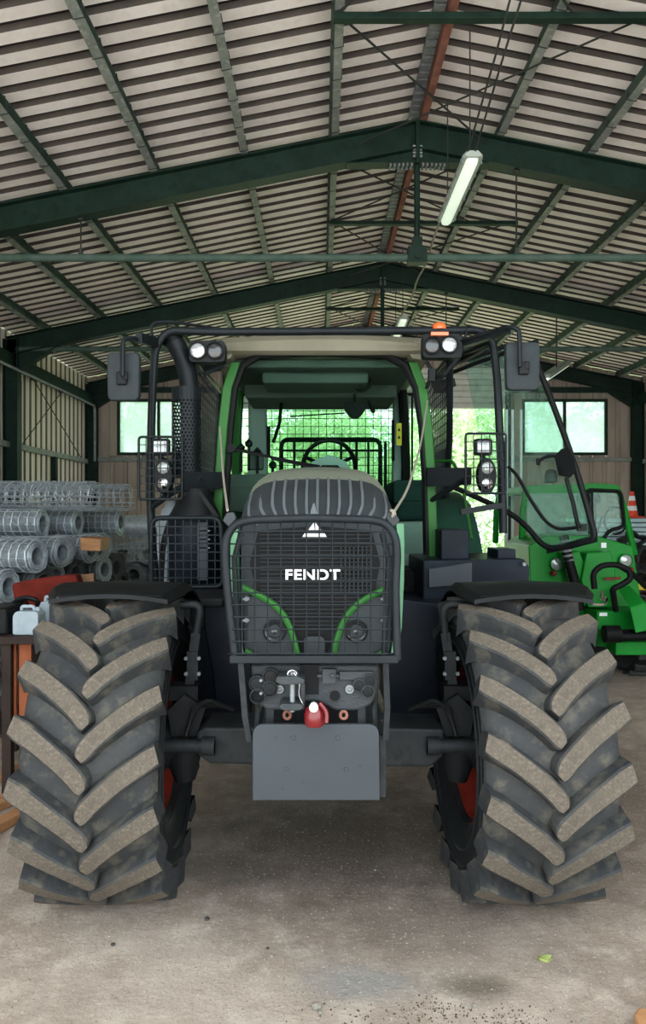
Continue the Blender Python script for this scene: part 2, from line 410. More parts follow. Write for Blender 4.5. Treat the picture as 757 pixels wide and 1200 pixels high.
def portal(Y, label, tie=True, cols=True, lead=True):
    t = thing('portal_frame', label, 'steel frame', (XR, Y, 0), group='green steel frames of the shed')
    t['kind'] = 'structure'
    for side in (-1, 1):
        xe = (XL + .05) if side < 0 else (XRT - .05)
        mb = MB(); d, fw = .30, .17
        # rafter as I section
        def zt(x): return zroof(x) - .158
        for z0, z1, wy in ((0, .014, fw), (.014, d - .014, .012), (d - .014, d, fw)):
            a = [Vector((XR, Y - wy/2, zt(XR) - z0)), Vector((XR, Y + wy/2, zt(XR) - z0)), Vector((XR, Y + wy/2, zt(XR) - z1)), Vector((XR, Y - wy/2, zt(XR) - z1))]
            b = [Vector((xe, q.y, q.z - SL * abs(xe - XR))) for q in a]
            mb.loft([a, b])
        rf = add(mb, 'rafter', 'steel_green', t, smooth=False)
        # apex haunch
        hm = MB(); hx = XR + side * .75
        hm.prism([(XR + side*.012, Y - .012, zt(XR) - d), (hx, Y - .012, zt(hx) - d), (XR + side*.012, Y - .012, zt(XR) - d - .13)], (0, .024, 0))
        hm.prism([(XR + side*.012, Y - .075, zt(XR) - d - .13), (hx, Y - .075, zt(hx) - d), (hx, Y - .075, zt(hx) - d - .012), (XR + side*.012, Y - .075, zt(XR) - d - .145)], (0, .15, 0))
        add(hm, 'apex_haunch', 'steel_green', t, smooth=False)
        ep = MB(); ep.span((XR + side*.001, Y - .09, zt(XR) - d - .16), (XR + side*.02, Y + .09, zt(XR))); add(ep, 'end_plate', 'steel_green', t, smooth=False)
        bm_ = MB()
        for i in range(4):
            for yy in (-.05, .05):
                bm_.cyl((XR + side*.02, Y + yy, zt(XR) - d + .02 - i*.035 + .01), (XR + side*.05, Y + yy, zt(XR) - d + .02 - i*.035 + .01), .013, 6)
        for i in range(6):      # light bolt heads under the haunch
            x = XR + side * (.06 + i * .045); z = zt(XR) - d - .145 + (.13 + SL*0) * (x - XR) * side / .75 * .0
            z = zt(XR) - d - .145 + abs(x - XR) / .75 * (.145 - SL * .75 - .012 + 0)
            for yy in (-.045, .045): bm_.cyl((x, Y + yy, z - .03), (x, Y + yy, z + .012), .013, 6)
        add(bm_, 'bolts', 'galv', t, smooth=False, kind='stuff')
        if cols:
            xc = XL + .13 if side < 0 else XRT - .13; zc = zroof(xc) - .2
            cm = MB(); cm.span((xc - .12, Y - .085, 0), (xc - .106, Y + .085, zc)); cm.span((xc + .106, Y - .085, 0), (xc + .12, Y + .085, zc)); cm.span((xc - .106, Y - .006, 0), (xc + .106, Y + .006, zc))
            add(cm, 'column', 'steel_green', t, smooth=False)
            kn = MB(); xi = xc - side * .11; xo = xc - side * .8
            kn.prism([(xi, Y - .01, zt(xi) - d + .01), (xo, Y - .01, zt(xo) - d + .01), (xi, Y - .01, zt(xi) - d - .3)], (0, .02, 0))
            kn.bar((xo, Y, zt(xo) - d), (xi, Y, zt(xi) - d - .3), .15, .014)
            add(kn, 'eave_haunch', 'steel_green', t, smooth=False)
    if tie:
        zt_ = CAM_H + 2.70
        tb = MB(); tb.cyl((XL + .2, Y, zt_), (XRT - .2, Y, zt_), .042, 14); tbo = add(tb, 'tie_tube', 'purlin_side', t)
        hg = MB(); hg.cyl((XR, Y, zt_), (XR, Y, ZR - .55), .032, 12); hg.box((XR, Y, zt_ + .16), (.1, .1, .1)); hg.box((XR, Y, zt_+.02), (.2, .13, .17)); hg.cyl((XR, Y-.09, zt_), (XR, Y+.09, zt_), .03, 12)
        add(hg, 'king_post', 'steel_green', t)
        for x in (XR - 3.57, XR - 1.02 - .0, XR + 1.06 + .0)[:1] + (XR + 1.055,):
            r_ = MB(); z1 = zroof(x) - .46
            r_.cyl((x, Y, zt_ + .03), (x, Y, z1), .009, 6); r_.box((x, Y, zt_ + .06), (.04, .04, .07)); r_.box((x, Y, z1 + .01), (.05, .05, .06))
            add(r_, 'hanger_rod', 'rod', t)
    return t
portal(Y1, 'nearest green steel roof frame, right above the front of the tractor')
portal(Y2, 'second green steel roof frame, behind the tractor cab')
portal(YB - .12, 'last green steel roof frame, against the back wall', tie=False)

# struts and crossing rods between the ridge-side purlins
def zpb(x): return zroof(x) - .16
def brace(Ya, Yb, Ym, lab):
    xl, xr = XR - .90, XR + .90
    z = zpb(xl)
    s = MB(); s.span((xl - .02, Ym - .04, z - .05), (xr + .75, Ym + .04, z + .0)); 
    add(s, 'roof_strut', 'steel_green', ceiling, bevel=.004)
    for i, (p, q) in enumerate((((xl, Ym, z + .02), (xr - .2, Yb - .1, z - .08)), ((xr + .7, Ym, z), (xl + .3, Yb - .1, z - .08)), ((xl - .1, Ya + .1, z - .08), (xr + .1, Ym, z)), ((xr - .1, Ya + .1, z - .08), (xl, Ym, z)))):
        if Ya < 3 and i > 1: continue
        r_ = MB(); r_.tube([p, q], .010, 6)
        add(r_, 'bracing_rod', 'rod', ceiling)
brace(Y1 - 4.4, Y1, 5.87, 'nearest'); brace(Y1, Y2, 10.05, 'middle'); brace(Y2, YB, 14.3, 'rearmost')

# walls -----------------------------------------------------------
def vwall(name, p0, p1, z0, ztop, per, depth, inward, mats, sheet=4, flat=.62, web=.08, holes=()):
    """corrugated wall of upright sheets along p0->p1; ztop: function of distance; holes (s0, s1, z0, z1)"""
    w = structure(name); p0, p1 = Vector(p0), Vector(p1); d = p1 - p0; Lw = d.length; d.normalize(); inw = Vector(inward)
    s = 0.
    while s < Lw - .01:
        n = sheet
        mb = MB(); pr = sheet_profile(n, per, depth, flat, web)
        # split each strip by holes
        for i in range(len(pr) - 1):
            a0, u0, mt = pr[i]; a1, u1, _ = pr[i + 1]
            if s + a0 >= Lw: break
            cuts = [(z0, None)]
            mid = s + (a0 + a1) / 2; spans = [(z0, 'top')]
            segs = []; zc = z0
            for (h0, h1, hz0, hz1) in sorted(holes, key=lambda h: h[2]):
                if h0 < mid < h1:
                    if hz0 > zc: segs.append((zc, hz0))
                    zc = hz1
            segs.append((zc, None))
            for (za, zb) in segs:
                A = p0 + d * (s + a0) - inw * u0; B = p0 + d * (s + a1) - inw * u1
                zA = zb if zb is not None else ztop(A); zB = zb if zb is not None else ztop(B)
                if max(zA, zB) - za < .01: continue
                idx = mb.ring([(A.x, A.y, za), (B.x, B.y, za), (B.x, B.y, zB), (A.x, A.y, zA)]); mb.face(idx, mt)
        if mb.f: add(mb, 'wall_sheet', mats, w, smooth=False, norm=False)
        s += n * per
    return w
zt_wall = lambda p: zroof(p.x) - .005
wl = vwall('wall_left', (XL, YF, 0), (XL, YB, 0), 0, zt_wall, .26, .045, (1, 0, 0), ['wall_cream', 'wall_groove_shade', 'wall_groove_shade'])
wr = vwall('wall_right', (XRT, YF, 0), (XRT, YB, 0), 0, zt_wall, .26, .04, (-1, 0, 0), ['wall_brown', 'wall_brown', 'wall_brown'])
DX0, DX1, DZ = -2.15, 4.2, 4.2
WZ0, WZ1 = 3.16, 4.42
WIN = ((-4.58, -2.72), (4.52, 6.44))
def sx(x): return x - XL
wb = vwall('wall_back', (XL, YB, 0), (XRT, YB, 0), 0, zt_wall, .30, .04, (0, -1, 0), ['wall_brown'] * 3,
      holes=[(sx(DX0), sx(DX1), -.1, 5.0)] + [(sx(a), sx(b), WZ0, WZ1) for a, b in WIN])
def rail(parent, name, a, b, w, h, m='steel_green', **k):
    mb = MB(); mb.bar(a, b, w, h); return add(mb, name, m, parent, bevel=.004, **k)
rail(wl, 'eave_beam', (XL + .12, YF, 4.38), (XL + .12, YB - .3, 4.38), .16, .2)
rail(wl, 'girt', (XL + .06, YF, 3.0), (XL + .06, YB - .3, 3.0), .08, .1, 'purlin')
rail(wl, 'girt', (XL + .06, YF, 1.4), (XL + .06, YB - .3, 1.4), .08, .1, 'purlin')
rail(wr, 'eave_beam', (XRT - .12, YF, 4.38), (XRT - .12, YB - .3, 4.38), .16, .2)
rail(wr, 'girt', (XRT - .06, YF, 3.0), (XRT - .06, YB - .3, 3.0), .08, .1, 'purlin')
pm = MB(); pm.span((XL + .01, 14.35, 0), (XL + .1, 14.47, 2.95)); add(pm, 'wall_post', 'steel_green', wl, smooth=False)
pm = MB(); pm.tube(fillet([(XL + .26, YF, 4.22), (XL + .26, YB - .35, 4.22), (XL + .26, YB - .35, 3.0)], .12), .028, 8); add(pm, 'conduit', 'galv', wl)
pm = MB(); pm.tube([(XL + .16, Y2 + .25, 0), (XL + .16, Y2 + .25, 4.1)], .035, 8); add(pm, 'downpipe', 'galv', wl)
for a, b in (((Y2 + 1.0, 4.25), (YB - .8, 3.05)), ((YB - 2.0, 4.25), (Y2 + .5, 3.05))):
    mb = MB(); mb.tube([(XL + .1, a[0], a[1]), (XL + .1, b[0], b[1])], .010, 6); mb.box((XL + .1, a[0], a[1] + .03), (.08, .1, .07)); add(mb, 'cross_rod', 'rod', wl)
for x0, x1 in ((XL + .2, DX0 - .1), (DX1 + .1, XRT - .2)):
    rail(wb, 'girt', (x0, YB - .05, 3.06), (x1, YB - .05, 3.06), .1, .09, 'purlin')
    rail(wb, 'head_beam', (x0, YB - .06, 4.62), (x1, YB - .06, 4.62), .1, .12)
rail(wb, 'conduit', (4.4, YB - .06, 4.86), (6.7, YB - .06, 4.86), .04, .04, 'galv')
for i, (x0, x1) in enumerate(WIN):
    w = structure('window_%d' % (i + 1))
    fr = MB(); t = .06
    fr.span((x0, YB - .06, WZ0), (x1, YB + .03, WZ0 + t)); fr.span((x0, YB - .06, WZ1 - t), (x1, YB + .03, WZ1)); fr.span((x0, YB - .06, WZ0 + t), (x0 + t, YB + .03, WZ1 - t)); fr.span((x1 - t, YB - .06, WZ0 + t), (x1, YB + .03, WZ1 - t))
    for xa in (x0 - .17, x1 - .005): tr = MB(); tr.span((xa, YB - .03, WZ0 - .02), (xa + .175, YB + .02, WZ1 + .02)); add(tr, 'window_trim', 'wall_brown', w, smooth=False)
    xm = (x0 + x1) / 2; fr.span((xm - .03, YB - .05, WZ0 + t), (xm + .03, YB + .02, WZ1 - t)); add(fr, 'window_frame', 'steel_green', w, smooth=False)
    for a, b in ((x0 + t, xm - .03), (xm + .03, x1 - t)):
        pn = MB(); pn.span((a, YB - .012, WZ0 + t), (b, YB - .006, WZ1 - t)); add(pn, 'pane', 'window_glass', w, smooth=False)
dr = structure('door_1')
z = DZ
while z < 5.1:
    s = MB(); s.prism([(DX0, YB - .02, z), (DX0, YB - .05, z + .02), (DX0, YB - .05, z + .11), (DX0, YB - .02, z + .13), (DX0, YB + .0, z + .13), (DX0, YB, z)], (DX1 - DX0, 0, 0)); add(s, 'slat', 'door_white', dr, smooth=False); z += .132
for x in (DX0, DX1):
    s = MB(); s.span((x - .06, YB - .09, 0), (x + .06, YB + .03, 5.1)); add(s, 'door_guide', 'steel_green', dr, smooth=False)
s = MB(); s.span((DX0, YB - .03, 5.08), (DX1, YB + .03, 6.0 - .0)); 

# ------------------------------------------------------------------ outside: trees and a hedge beyond the back door and windows
def leaf_cloud(n, rx, ry, rz, seed, size=.16):
    r = random.Random(seed); mb = MB(); k = 0
    lob = [(r.uniform(-.6, .6), r.uniform(-.6, .6), r.uniform(-.6, .6), r.uniform(.35, .6)) for _ in range(9)]
    while k < n:
        c = r.choice(lob); v = Vector((r.gauss(0, 1), r.gauss(0, 1), r.gauss(0, 1))).normalized() * c[3] * r.uniform(.75, 1.0)
        p = Vector(((c[0] + v.x) * rx, (c[1] + v.y) * ry, (c[2] + v.z) * rz)); a = Vector((r.gauss(0, 1), r.gauss(0, 1), r.gauss(0, 1))).normalized(); b = a.orthogonal().normalized()
        s = size * r.uniform(.6, 1.3); i = mb.ring([p - a * s, p + b * s * .45, p + a * s, p - b * s * .45]); mb.face(i); k += 1
    return mb
cl = [leaf_cloud(14000, 1, 1, 1, s, .03).mesh('foliage', 'leaf_a') for s in (3, 4)] + [leaf_cloud(14000, 1, 1, 1, 5, .03).mesh('foliage', 'leaf_b')]
spots = [(-9.5, 24, 3.4, 5.2, 2), (-6.2, 26, 3.2, 6.4, 0), (-3.2, 23.5, 2.7, 4.6, 1), (-.4, 26, 3.0, 6.2, 0), (2.2, 24, 2.6, 5.0, 1), (4.8, 26.5, 3.2, 6.6, 0), (7.2, 23.5, 2.8, 5.4, 1), (10.2, 25.5, 3.4, 6.2, 2), (13.2, 24, 3.2, 5.4, 0)]
nm = ['far left', 'left', 'low left', 'middle left', 'low middle', 'tall middle', 'low right', 'right', 'far right']
for i, (x, y, r_, h, k) in enumerate(spots):
    t = thing('broadleaf_tree', '%s bright green leafy tree outside beyond the back wall' % nm[i], 'tree', (x, y, 0), group='trees outside')
    tr = MB(); tr.tube([(x, y, -.1), (x + .1, y, h * .3), (x - .05, y + .1, h * .62)], [.2, .16, .09], 8)
    for q in range(4):
        a = q * 1.6 + i; tr.tube([(x + .05, y, h * (.3 + .06 * q)), (x + math.cos(a) * r_ * .45, y + math.sin(a) * r_ * .45, h * (.55 + .06 * q))], [.07, .03], 6)
    add(tr, 'trunk', 'trunk', t)
    o = add(cl[k], 'foliage', None, t, loc=(x, y, h * .56), kind='stuff'); o.scale = (r_, r_ * .8, h * .52)

# ------------------------------------------------------------------ the tractor
TX, TY = 0.0, 3.72
T = thing('tractor', 'large green forestry tractor with caged cab, seen head-on on deep-lugged tyres', 'tractor', (TX, TY, 0))

# tyre (local frame: axle along X, front at -Y)
TR = .735
def carcass():
    mb = MB()
    half = [(.365, .225), (.385, .245), (.42, .268), (.48, .287), (.54, .295), (.60, .292), (.632, .272), (.648, .24), (.660, .17), (.668, .09), (.671, 0)]
    prof = half + [(r, -x) for r, x in half[-2::-1]]
    inner = [(.36, -.2), (.36, .2)]
    mb.lathe(prof + inner, (0, 0, 0), (1, 0, 0), 72, closed=True)
    for r in (.50, .57):       # raised rings on the sidewalls
        for s in (-1, 1): mb.lathe([(r - .008, s * .286), (r, s * .299), (r + .008, s * .288)], (0, 0, 0), (1, 0, 0), 64)
    return mb
def lug(side, scale=1.0):
    """one chevron lug at angle 0 (front), its inner tip lower than its shoulder end"""
    mb = MB(); secs = []
    ts = [0, .03, .075, .16, .27, .38, .5, .62, .74, .87, 1.0]; n = len(ts) - 1; E = .74; A = .37
    def pos(x, r, ph): return Vector((x, -r * math.cos(ph), r * math.sin(ph)))
    for i, t in enumerate(ts):
        xs = -.010 + t * .310; ph = A * t ** E if t > .05 else A * (.05 ** E) * (t / .05)
        if i == n: xs = .303
        w = .038 + .007 * t
        if i == 0: w *= .60
        if i == 1: w *= .90
        tt = max(t, .12); dx, dphr = .340, A * E * tt ** (E - 1) * .70
        L_ = math.hypot(dx, dphr); nx, nph = -dphr / L_, dx / L_
        rb_ = .672 - .42 * xs * xs - .012; rt = TR - .20 * xs * xs
        if i == n: rb_ = .585
        if i == n - 1: rb_ = .625
        bw = w + .012
        def q(off, r): return pos(side * (xs + nx * off * (.5 if i == n else 1)), r, ph + nph * off / r)
        secs.append([q(-bw, rb_), q(-w - .002, rt - .008), q(-w + .006, rt), q(w - .006, rt), q(w + .002, rt - .008), q(bw, rb_)])
    rs = [mb.ring(s) for s in secs]
    for a, b in zip(rs, rs[1:]):
        for j in range(5): mb.face((a[j], a[j+1], b[j+1], b[j]), 1 if j == 2 else 0)
    mb.face(rs[0]); mb.face(rs[-1])
    return mb
me_car = carcass().mesh('tyre', 'sidewall'); 
me_car.materials.append(M['rubber'])
for p in me_car.polygons:
    c = p.center; rr = math.hypot(c.y, c.z)
    if rr > .615: p.material_index = 1
fix_normals(me_car); me_car.polygons.foreach_set('use_smooth', [True] * len(me_car.polygons)); me_car.set_sharp_from_angle(angle=R(50))
me_lug = {}
for s in (-1, 1):
    m_ = lug(s).mesh('tread_lug', ['rubber', 'lug_top']); fix_normals(m_); me_lug[s] = m_
def rim(out):
    mb = MB(); s = out
    mb.lathe([(.385, .250), (.392, .238), (.372, .228), (.358, .215), (.345, .17), (.325, .15), (.318, 0), (.325, -.15), (.345, -.17), (.358, -.215), (.372, -.228), (.392, -.238), (.385, -.250)], (0,0,0), (1,0,0), 48)
    mb.lathe([(.335, .250-.02), (.325, .19), (.305, .16), (.300, 0), (.305, -.16), (.325, -.19), (.335, -.23)], (0,0,0), (1,0,0), 48)
    mb.lathe([(.318, s*.06), (.27, s*.10), (.20, s*.13), (.15, s*.13), (.15, s*.115), (.20, s*.115), (.27, s*.085), (.318, s*.045)], (0,0,0), (1,0,0), 48)
    return mb
STEER = R(2.2)
LS = [(1, 0.0), (-1, .5)]
for wx in (-1.005, .955):
    out = 1 if wx > 0 else -1
    w = add(me_car, 'front_wheel', None, T, loc=(wx, TY, TR - .004), rot=(0, 0, STEER))
    ph0 = .02 if wx < 0 else -.08
    for side in (-1, 1):
        for i in range(18):
            a = (i + (.5 if side > 0 else 0)) * math.pi * 2 / 18 + ph0
            o = bpy.data.objects.new('tread_lug', me_lug[side]); link(o, w, False, None, (-a, 0, 0))
    add(rim(out), 'rim', 'rim_red', w, inv=False)
    hb = MB(); hb.lathe([(.0, out*.17), (.09, out*.17), (.11, out*.15), (.13, out*.10), (.15, out*.10), (.155, out*.02), (.12, -out*.06), (.11, -out*.18), (.0, -out*.18)], (0,0,0), (1,0,0), 24); add(hb, 'hub', 'axle', w, inv=False)
# rear wheels
RR = .97
def rear_tyre():
    mb = MB(); h = [(.50, .26), (.54, .30), (.68, .325), (.80, .33), (.875, .31), (.895, .25), (.905, .12), (.907, 0)]
    mb.lathe(h + [(r, -x) for r, x in h[-2::-1]] + [(.49, -.24), (.49, .24)], (0,0,0), (1,0,0), 64, closed=True); return mb
me_rt = rear_tyre().mesh('rear_tyre', 'sidewall'); fix_normals(me_rt)
def rear_lugs():
    mb = MB()
    for side in (-1, 1):
        for i in range(20):
            a0 = (i + (.5 if side > 0 else 0)) * math.pi * 2 / 20; secs = []
            for j in range(6):
                t = j / 5; x = side * (-.02 + t * .35); ph = a0 + .30 * t ** .86; rt = RR - .15 * x * x; rb_ = .88 if j < 5 else .82
                secs.append([Vector((x, -r_ * math.cos(ph + d), r_ * math.sin(ph + d))) for d, r_ in ((-.055, rb_), (-.035, rt), (.035, rt), (.055, rb_))])
            mb.loft(secs)
    return mb
me_rl = rear_lugs().mesh('tread_lugs', 'rubber')
for wx in (-.93, .93):
    w = add(me_rt, 'rear_wheel', None, T, loc=(wx, TY + 2.78, RR - .004))
    add(me_rl, 'tread_lugs', None, w, inv=False, kind='stuff')
    s = 1 if wx > 0 else -1
    rm = MB(); rm.lathe([(.51, .28), (.49, .25), (.46, .2), (.45, 0), (.46, -.2), (.49, -.25), (.51, -.28)], (0,0,0), (1,0,0), 40); rm.lathe([(.455, s*.02), (.3, s*.1), (.0, s*.12)], (0,0,0), (1,0,0), 40)
    add(rm, 'rim', 'rim_red', w, inv=False)

# front fenders
for s in (-1, 1):
    cx = s * 1.0 - .0; mb = MB(); secs = []
    yc, zc = TY, .75
    for k in range(13):
        a = R(-18 + k * 9.5)        # from just in front of the top to behind
        r_ = .79; y = yc + math.sin(a) * r_; z = zc + math.cos(a) * r_ * .985
        e = 1.0 - (.18 if k == 0 else 0)
        xs = [-.335 * e, -.30 * e, 0, .30 * e, .335 * e]; zo = [-.045, -.004, .006, -.004, -.045]
        n = Vector((0, math.sin(a), math.cos(a)))
        outer = [Vector((cx + x, y, z)) + n * o_ for x, o_ in zip(xs, zo)]; inner = [Vector((cx + x * .985, y, z)) + n * (o_ - .008) for x, o_ in zip(xs[::-1], zo[::-1])]
        secs.append(outer + inner)
    mb.loft(secs)
    fd = add(mb, 'front_fender', 'black_plastic', T)
    lp = MB(); a = R(-18); y = yc + math.sin(a) * .79; z = zc + math.cos(a) * .79 * .985
    lp.loft([[Vector((cx + x, y + d, z + zz + (.004 - .05 * (x / .3) ** 2 * .6))) for d, zz in ((-.006, 0), (-.008, -.02), (-.004, -.02), (.004, 0))] for x in (-.28, -.2, -.1, 0, .1, .2, .28)])
    add(lp, 'fender_lip', 'black_plastic', fd)
    br = MB(); xi = s * .60; p = [P(212 if s < 0 else 548, 709, 3.66), P(237 if s < 0 else 518, 708, 3.66), P(229 if s < 0 else 523, 750, 3.66)]
    br.tube(fillet(p, .06), .019, 10); add(br, 'fender_bracket', 'axle', T)
    b2 = MB(); b2.bar(P(230 if s < 0 else 522, 742, 3.65), P(219 if s < 0 else 535, 832, 3.65), .045, .014, (0, 1, 0)); b2.box(P(226 if s < 0 else 528, 780, 3.64), (.055, .016, .14)); 
    bo = add(b2, 'bracket_strap', 'axle', T, smooth=False)
    for dx, dy in ((-7, -9), (8, -9), (-7, 9), (8, 9)):
        nb = MB(); c = P((226 if s < 0 else 528) + dx, 780 + dy, 3.62); nb.cyl(c, c + Vector((0, -.018, 0)), .010, 6); add(nb, 'bolt', 'galv', bo, smooth=False)

# front axle
ax = MB(); Yx = 3.62
ax.prism([P(231, 858, 3.5), P(231, 885, 3.5), P(246, 895, 3.5), P(312, 897, 3.5), P(312, 853, 3.5), P(240, 853, 3.5)], (0, .28, 0))
ax.prism([P(440, 853, 3.5), P(440, 899, 3.5), P(505, 899, 3.5), P(521, 886, 3.5), P(521, 855, 3.5)], (0, .28, 0))
ax.span((-.3, 3.5, .66), (.3, 3.8, .9)); add(ax, 'axle_beam', 'axle', T, smooth=False, bevel=.012)
for s in (-1, 1):
    kn = MB(); kn.tube([(s*.55, 3.72, .76), (s*.70, 3.72, .75), (s*.80, 3.72, .735)], [.085, .11, .15], 14)
    kn.tube([(s*.66, 3.70, .98), (s*.68, 3.70, .88), (s*.69, 3.70, .66), (s*.68, 3.70, .54)], [.05, .085, .09, .05], 14)
    kn.span((s*.60, 3.6, .96), (s*.74, 3.72, 1.03)); kn.prism([(s*.56, 3.58, .93), (s*.66, 3.56, 1.0), (s*.74, 3.56, .92), (s*.72, 3.56, .80), (s*.6, 3.56, .8)], (0, .05, 0))
    kn.lathe([(.20, 0), (.19, .05), (.13, .09), (.1, .1)], (s*.86, 3.72, .73), (-s, 0, 0), 24)
    ko = add(kn, 'steering_knuckle', 'bracket', T)
    cy = MB(); cy.cyl((s*.50, 3.49, .775), (s*.80, 3.49, .775), .032, 14); cy.cyl((s*.5, 3.49, .775), (s*.56, 3.49, .775), .043, 14); cy.box((s*.8, 3.50, .775), (.07, .06, .09)); add(cy, 'steering_cylinder', 'axle', T)
    hs = MB()
    for q in range(3): hs.tube(fillet([(s*.42, 3.55 + .03*q, .93), (s*(.55+.03*q), 3.5, 1.0 - .02*q), (s*.62, 3.52, .90), (s*.64, 3.5, .82)], .06), .010, 6)
    add(hs, 'brake_hose', 'black_plastic', T)

# chassis and side armour
ch = MB(); ch.span((-.24, 3.1, .70), (.24, 6.3, 1.22)); add(ch, 'chassis', 'bracket', T, smooth=False, bevel=.01)
for s in (-1, 1):
    pan = MB()
    if s < 0: pan.prism([P(237, 710, 4.15), P(295, 710, 4.15), P(295, 850, 4.15), P(256, 852, 4.15), P(250, 790, 4.15), P(240, 735, 4.15)], (0, .05, 0))
    else: pan.prism([P(452, 700, 4.15), P(540, 712, 4.15), P(536, 852, 4.15), P(452, 852, 4.15)], (0, .05, 0))
    add(pan, 'belly_guard', 'navy', T, smooth=False, bevel=.006)
    sb = MB(); sb.span((s*.42, 4.3, .58), (s*.95, 5.6, 1.34)); add(sb, 'side_tank', 'navy', T, smooth=False, bevel=.03)
# right-hand toolbox deck in front of the open door
dk = MB(); dk.prism([P(496, 657, 4.6), P(614, 655, 4.6), P(621, 664, 4.6), P(621, 690, 4.6), P(560, 694, 4.6), P(545, 710, 4.6), P(496, 712, 4.6)], (0, .75, 0)); d = add(dk, 'toolbox_deck', 'navy', T, smooth=False, bevel=.01)
dk = MB(); dk.prism(fillet([P(503, 667, 4.59), P(553, 659, 4.59), P(553, 684, 4.59), P(503, 688, 4.59)], [.05, 0.001, .001, .02]), (0, -.012, 0)); add(dk, 'deck_cover', 'slate', d, smooth=False)
dk = MB(); c = P(614, 661, 4.57); dk.cyl(c, c + Vector((0, -.02, 0)), .012, 8); add(dk, 'bolt', 'galv', d)
tb = MB(); tb.span(P(505, 619, 5.2), P(550, 657, 4.75)); add(tb, 'tool_box', 'navy', T, smooth=False, bevel=.008)
tb = MB(); tb.span(P(571, 641, 5.0), P(605, 657, 4.7)); add(tb, 'step_box', 'navy', T, smooth=False, bevel=.008)
lp = MB(); lp.span(P(170, 690, 4.6), P(262, 712, 4.1)); lp.span(P(176, 700, 4.3), P(240, 735, 4.12)); add(lp, 'canister_deck', 'bracket', T, smooth=False, bevel=.015)

# rear fenders (dark green, wrapping the rear tyres)
for s in (-1, 1):
    mb = MB(); secs = []
    for k in range(12):
        a = R(-78 + k * 11); r_ = 1.06; y = 6.5 + math.sin(a) * r_; z = 1.0 + math.cos(a) * r_
        n = Vector((0, math.sin(a), math.cos(a))); x0, x1 = s * .62, s * 1.24
        secs.append([Vector((x0, y, z)), Vector((x1 - s*.06, y, z)), Vector((x1, y, z)) - n * .05, Vector((x1, y, z)) - n * .09, Vector((x1 - s*.07, y, z)) - n * .02, Vector((x0, y, z)) - n * .02])
    mb.loft(secs); add(mb, 'rear_fender', 'dark_green', T)

# ---- engine hood
HX = -.015
def rrect(y, hw, z0, z1, rt=.12, rb=.05, n=5, bulge=0.):
    """closed rounded outline in the XZ plane at depth y"""
    pts = []
    for cx, cz, r_, a0 in ((hw - rt, z1 - rt, rt, 0), (-hw + rt, z1 - rt, rt, 90), (-hw + rb, z0 + rb, rb, 180), (hw - rb, z0 + rb, rb, 270)):
        for k in range(n + 1):
            a = R(a0 + 90 * k / n); x = cx + r_ * math.cos(a); zz = cz + r_ * math.sin(a)
            if zz > z1 - rt * .99: zz += bulge * (1 - (x / hw) ** 2)
            pts.append(Vector((HX + x, y, zz)))
        if a0 == 0:
            for k in range(1, 6):
                x = (hw - rt) * (1 - k / 3); 
                if abs(x) < hw - rt: pts.append(Vector((HX + x, y, z1 + bulge * (1 - (x / hw) ** 2))))
    return pts
hd = MB(); hd.loft([rrect(3.46, .345, 1.25, 2.00, .13, bulge=.03), rrect(3.8, .36, 1.25, 2.055, .13, bulge=.035), rrect(4.3, .37, 1.25, 2.10, .13, bulge=.035), rrect(4.85, .375, 1.25, 2.135, .12, bulge=.04)])
hood = add(hd, 'engine_hood', 'hood', T)
SEC = [(2.985, .20, 1.36, 1.74, .10, 0), (3.0, .27, 1.31, 1.80, .11, 0), (3.04, .305, 1.285, 1.845, .12, .005), (3.12, .33, 1.265, 1.895, .13, .01), (3.24, .342, 1.255, 1.945, .135, .02), (3.46, .348, 1.25, 2.005, .135, .03)]
ns = MB(); ns.loft([rrect(y, hw, z0, z1, rt, bulge=b) for y, hw, z0, z1, rt, b in SEC]); nose = add(ns, 'hood_nose', 'nose', T)
# curved ribs over the nose
for k in range(-6, 7):
    if k == 0: pass
    u = (k + .0) / 6.6; pts = []
    for (y, hw, z0, z1, rt, b) in SEC[2:]:
        x = u * (hw + .0) * (.88 if y < 3.1 else .92 + .05 * abs(u))
        flat = hw - rt; ax_ = abs(x)
        z = z1 + b * (1 - (x / hw) ** 2) if ax_ <= flat else z1 - rt + math.sqrt(max(rt * rt - (ax_ - flat) ** 2, 0))
        pts.append(Vector((HX + x, y - .002, z + .002)))
    rbm = MB(); rbm.tube(fillet(pts, .03, 3), .007, 6); add(rbm, 'nose_rib', 'rib_grey', nose)
# pale green side cheeks of the nose
for s in (-1, 1):
    ck = MB(); secs = []
    for z, x, y in ((1.28, .300, 3.03), (1.40, .315, 3.015), (1.60, .325, 3.02), (1.74, .33, 3.05), (1.83, .335, 3.12)):
        x0 = HX + s * x; secs.append([Vector((x0, y, z)), Vector((x0 + s*.035, y + .05, z)), Vector((x0 + s*.035, y + .35, z)), Vector((x0 - s*.02, y + .35, z))])
    ck.loft(secs); add(ck, 'side_cheek', 'mint', nose)
def NP(px, py, dy=0.): return P(px, py, 2.965 + dy)
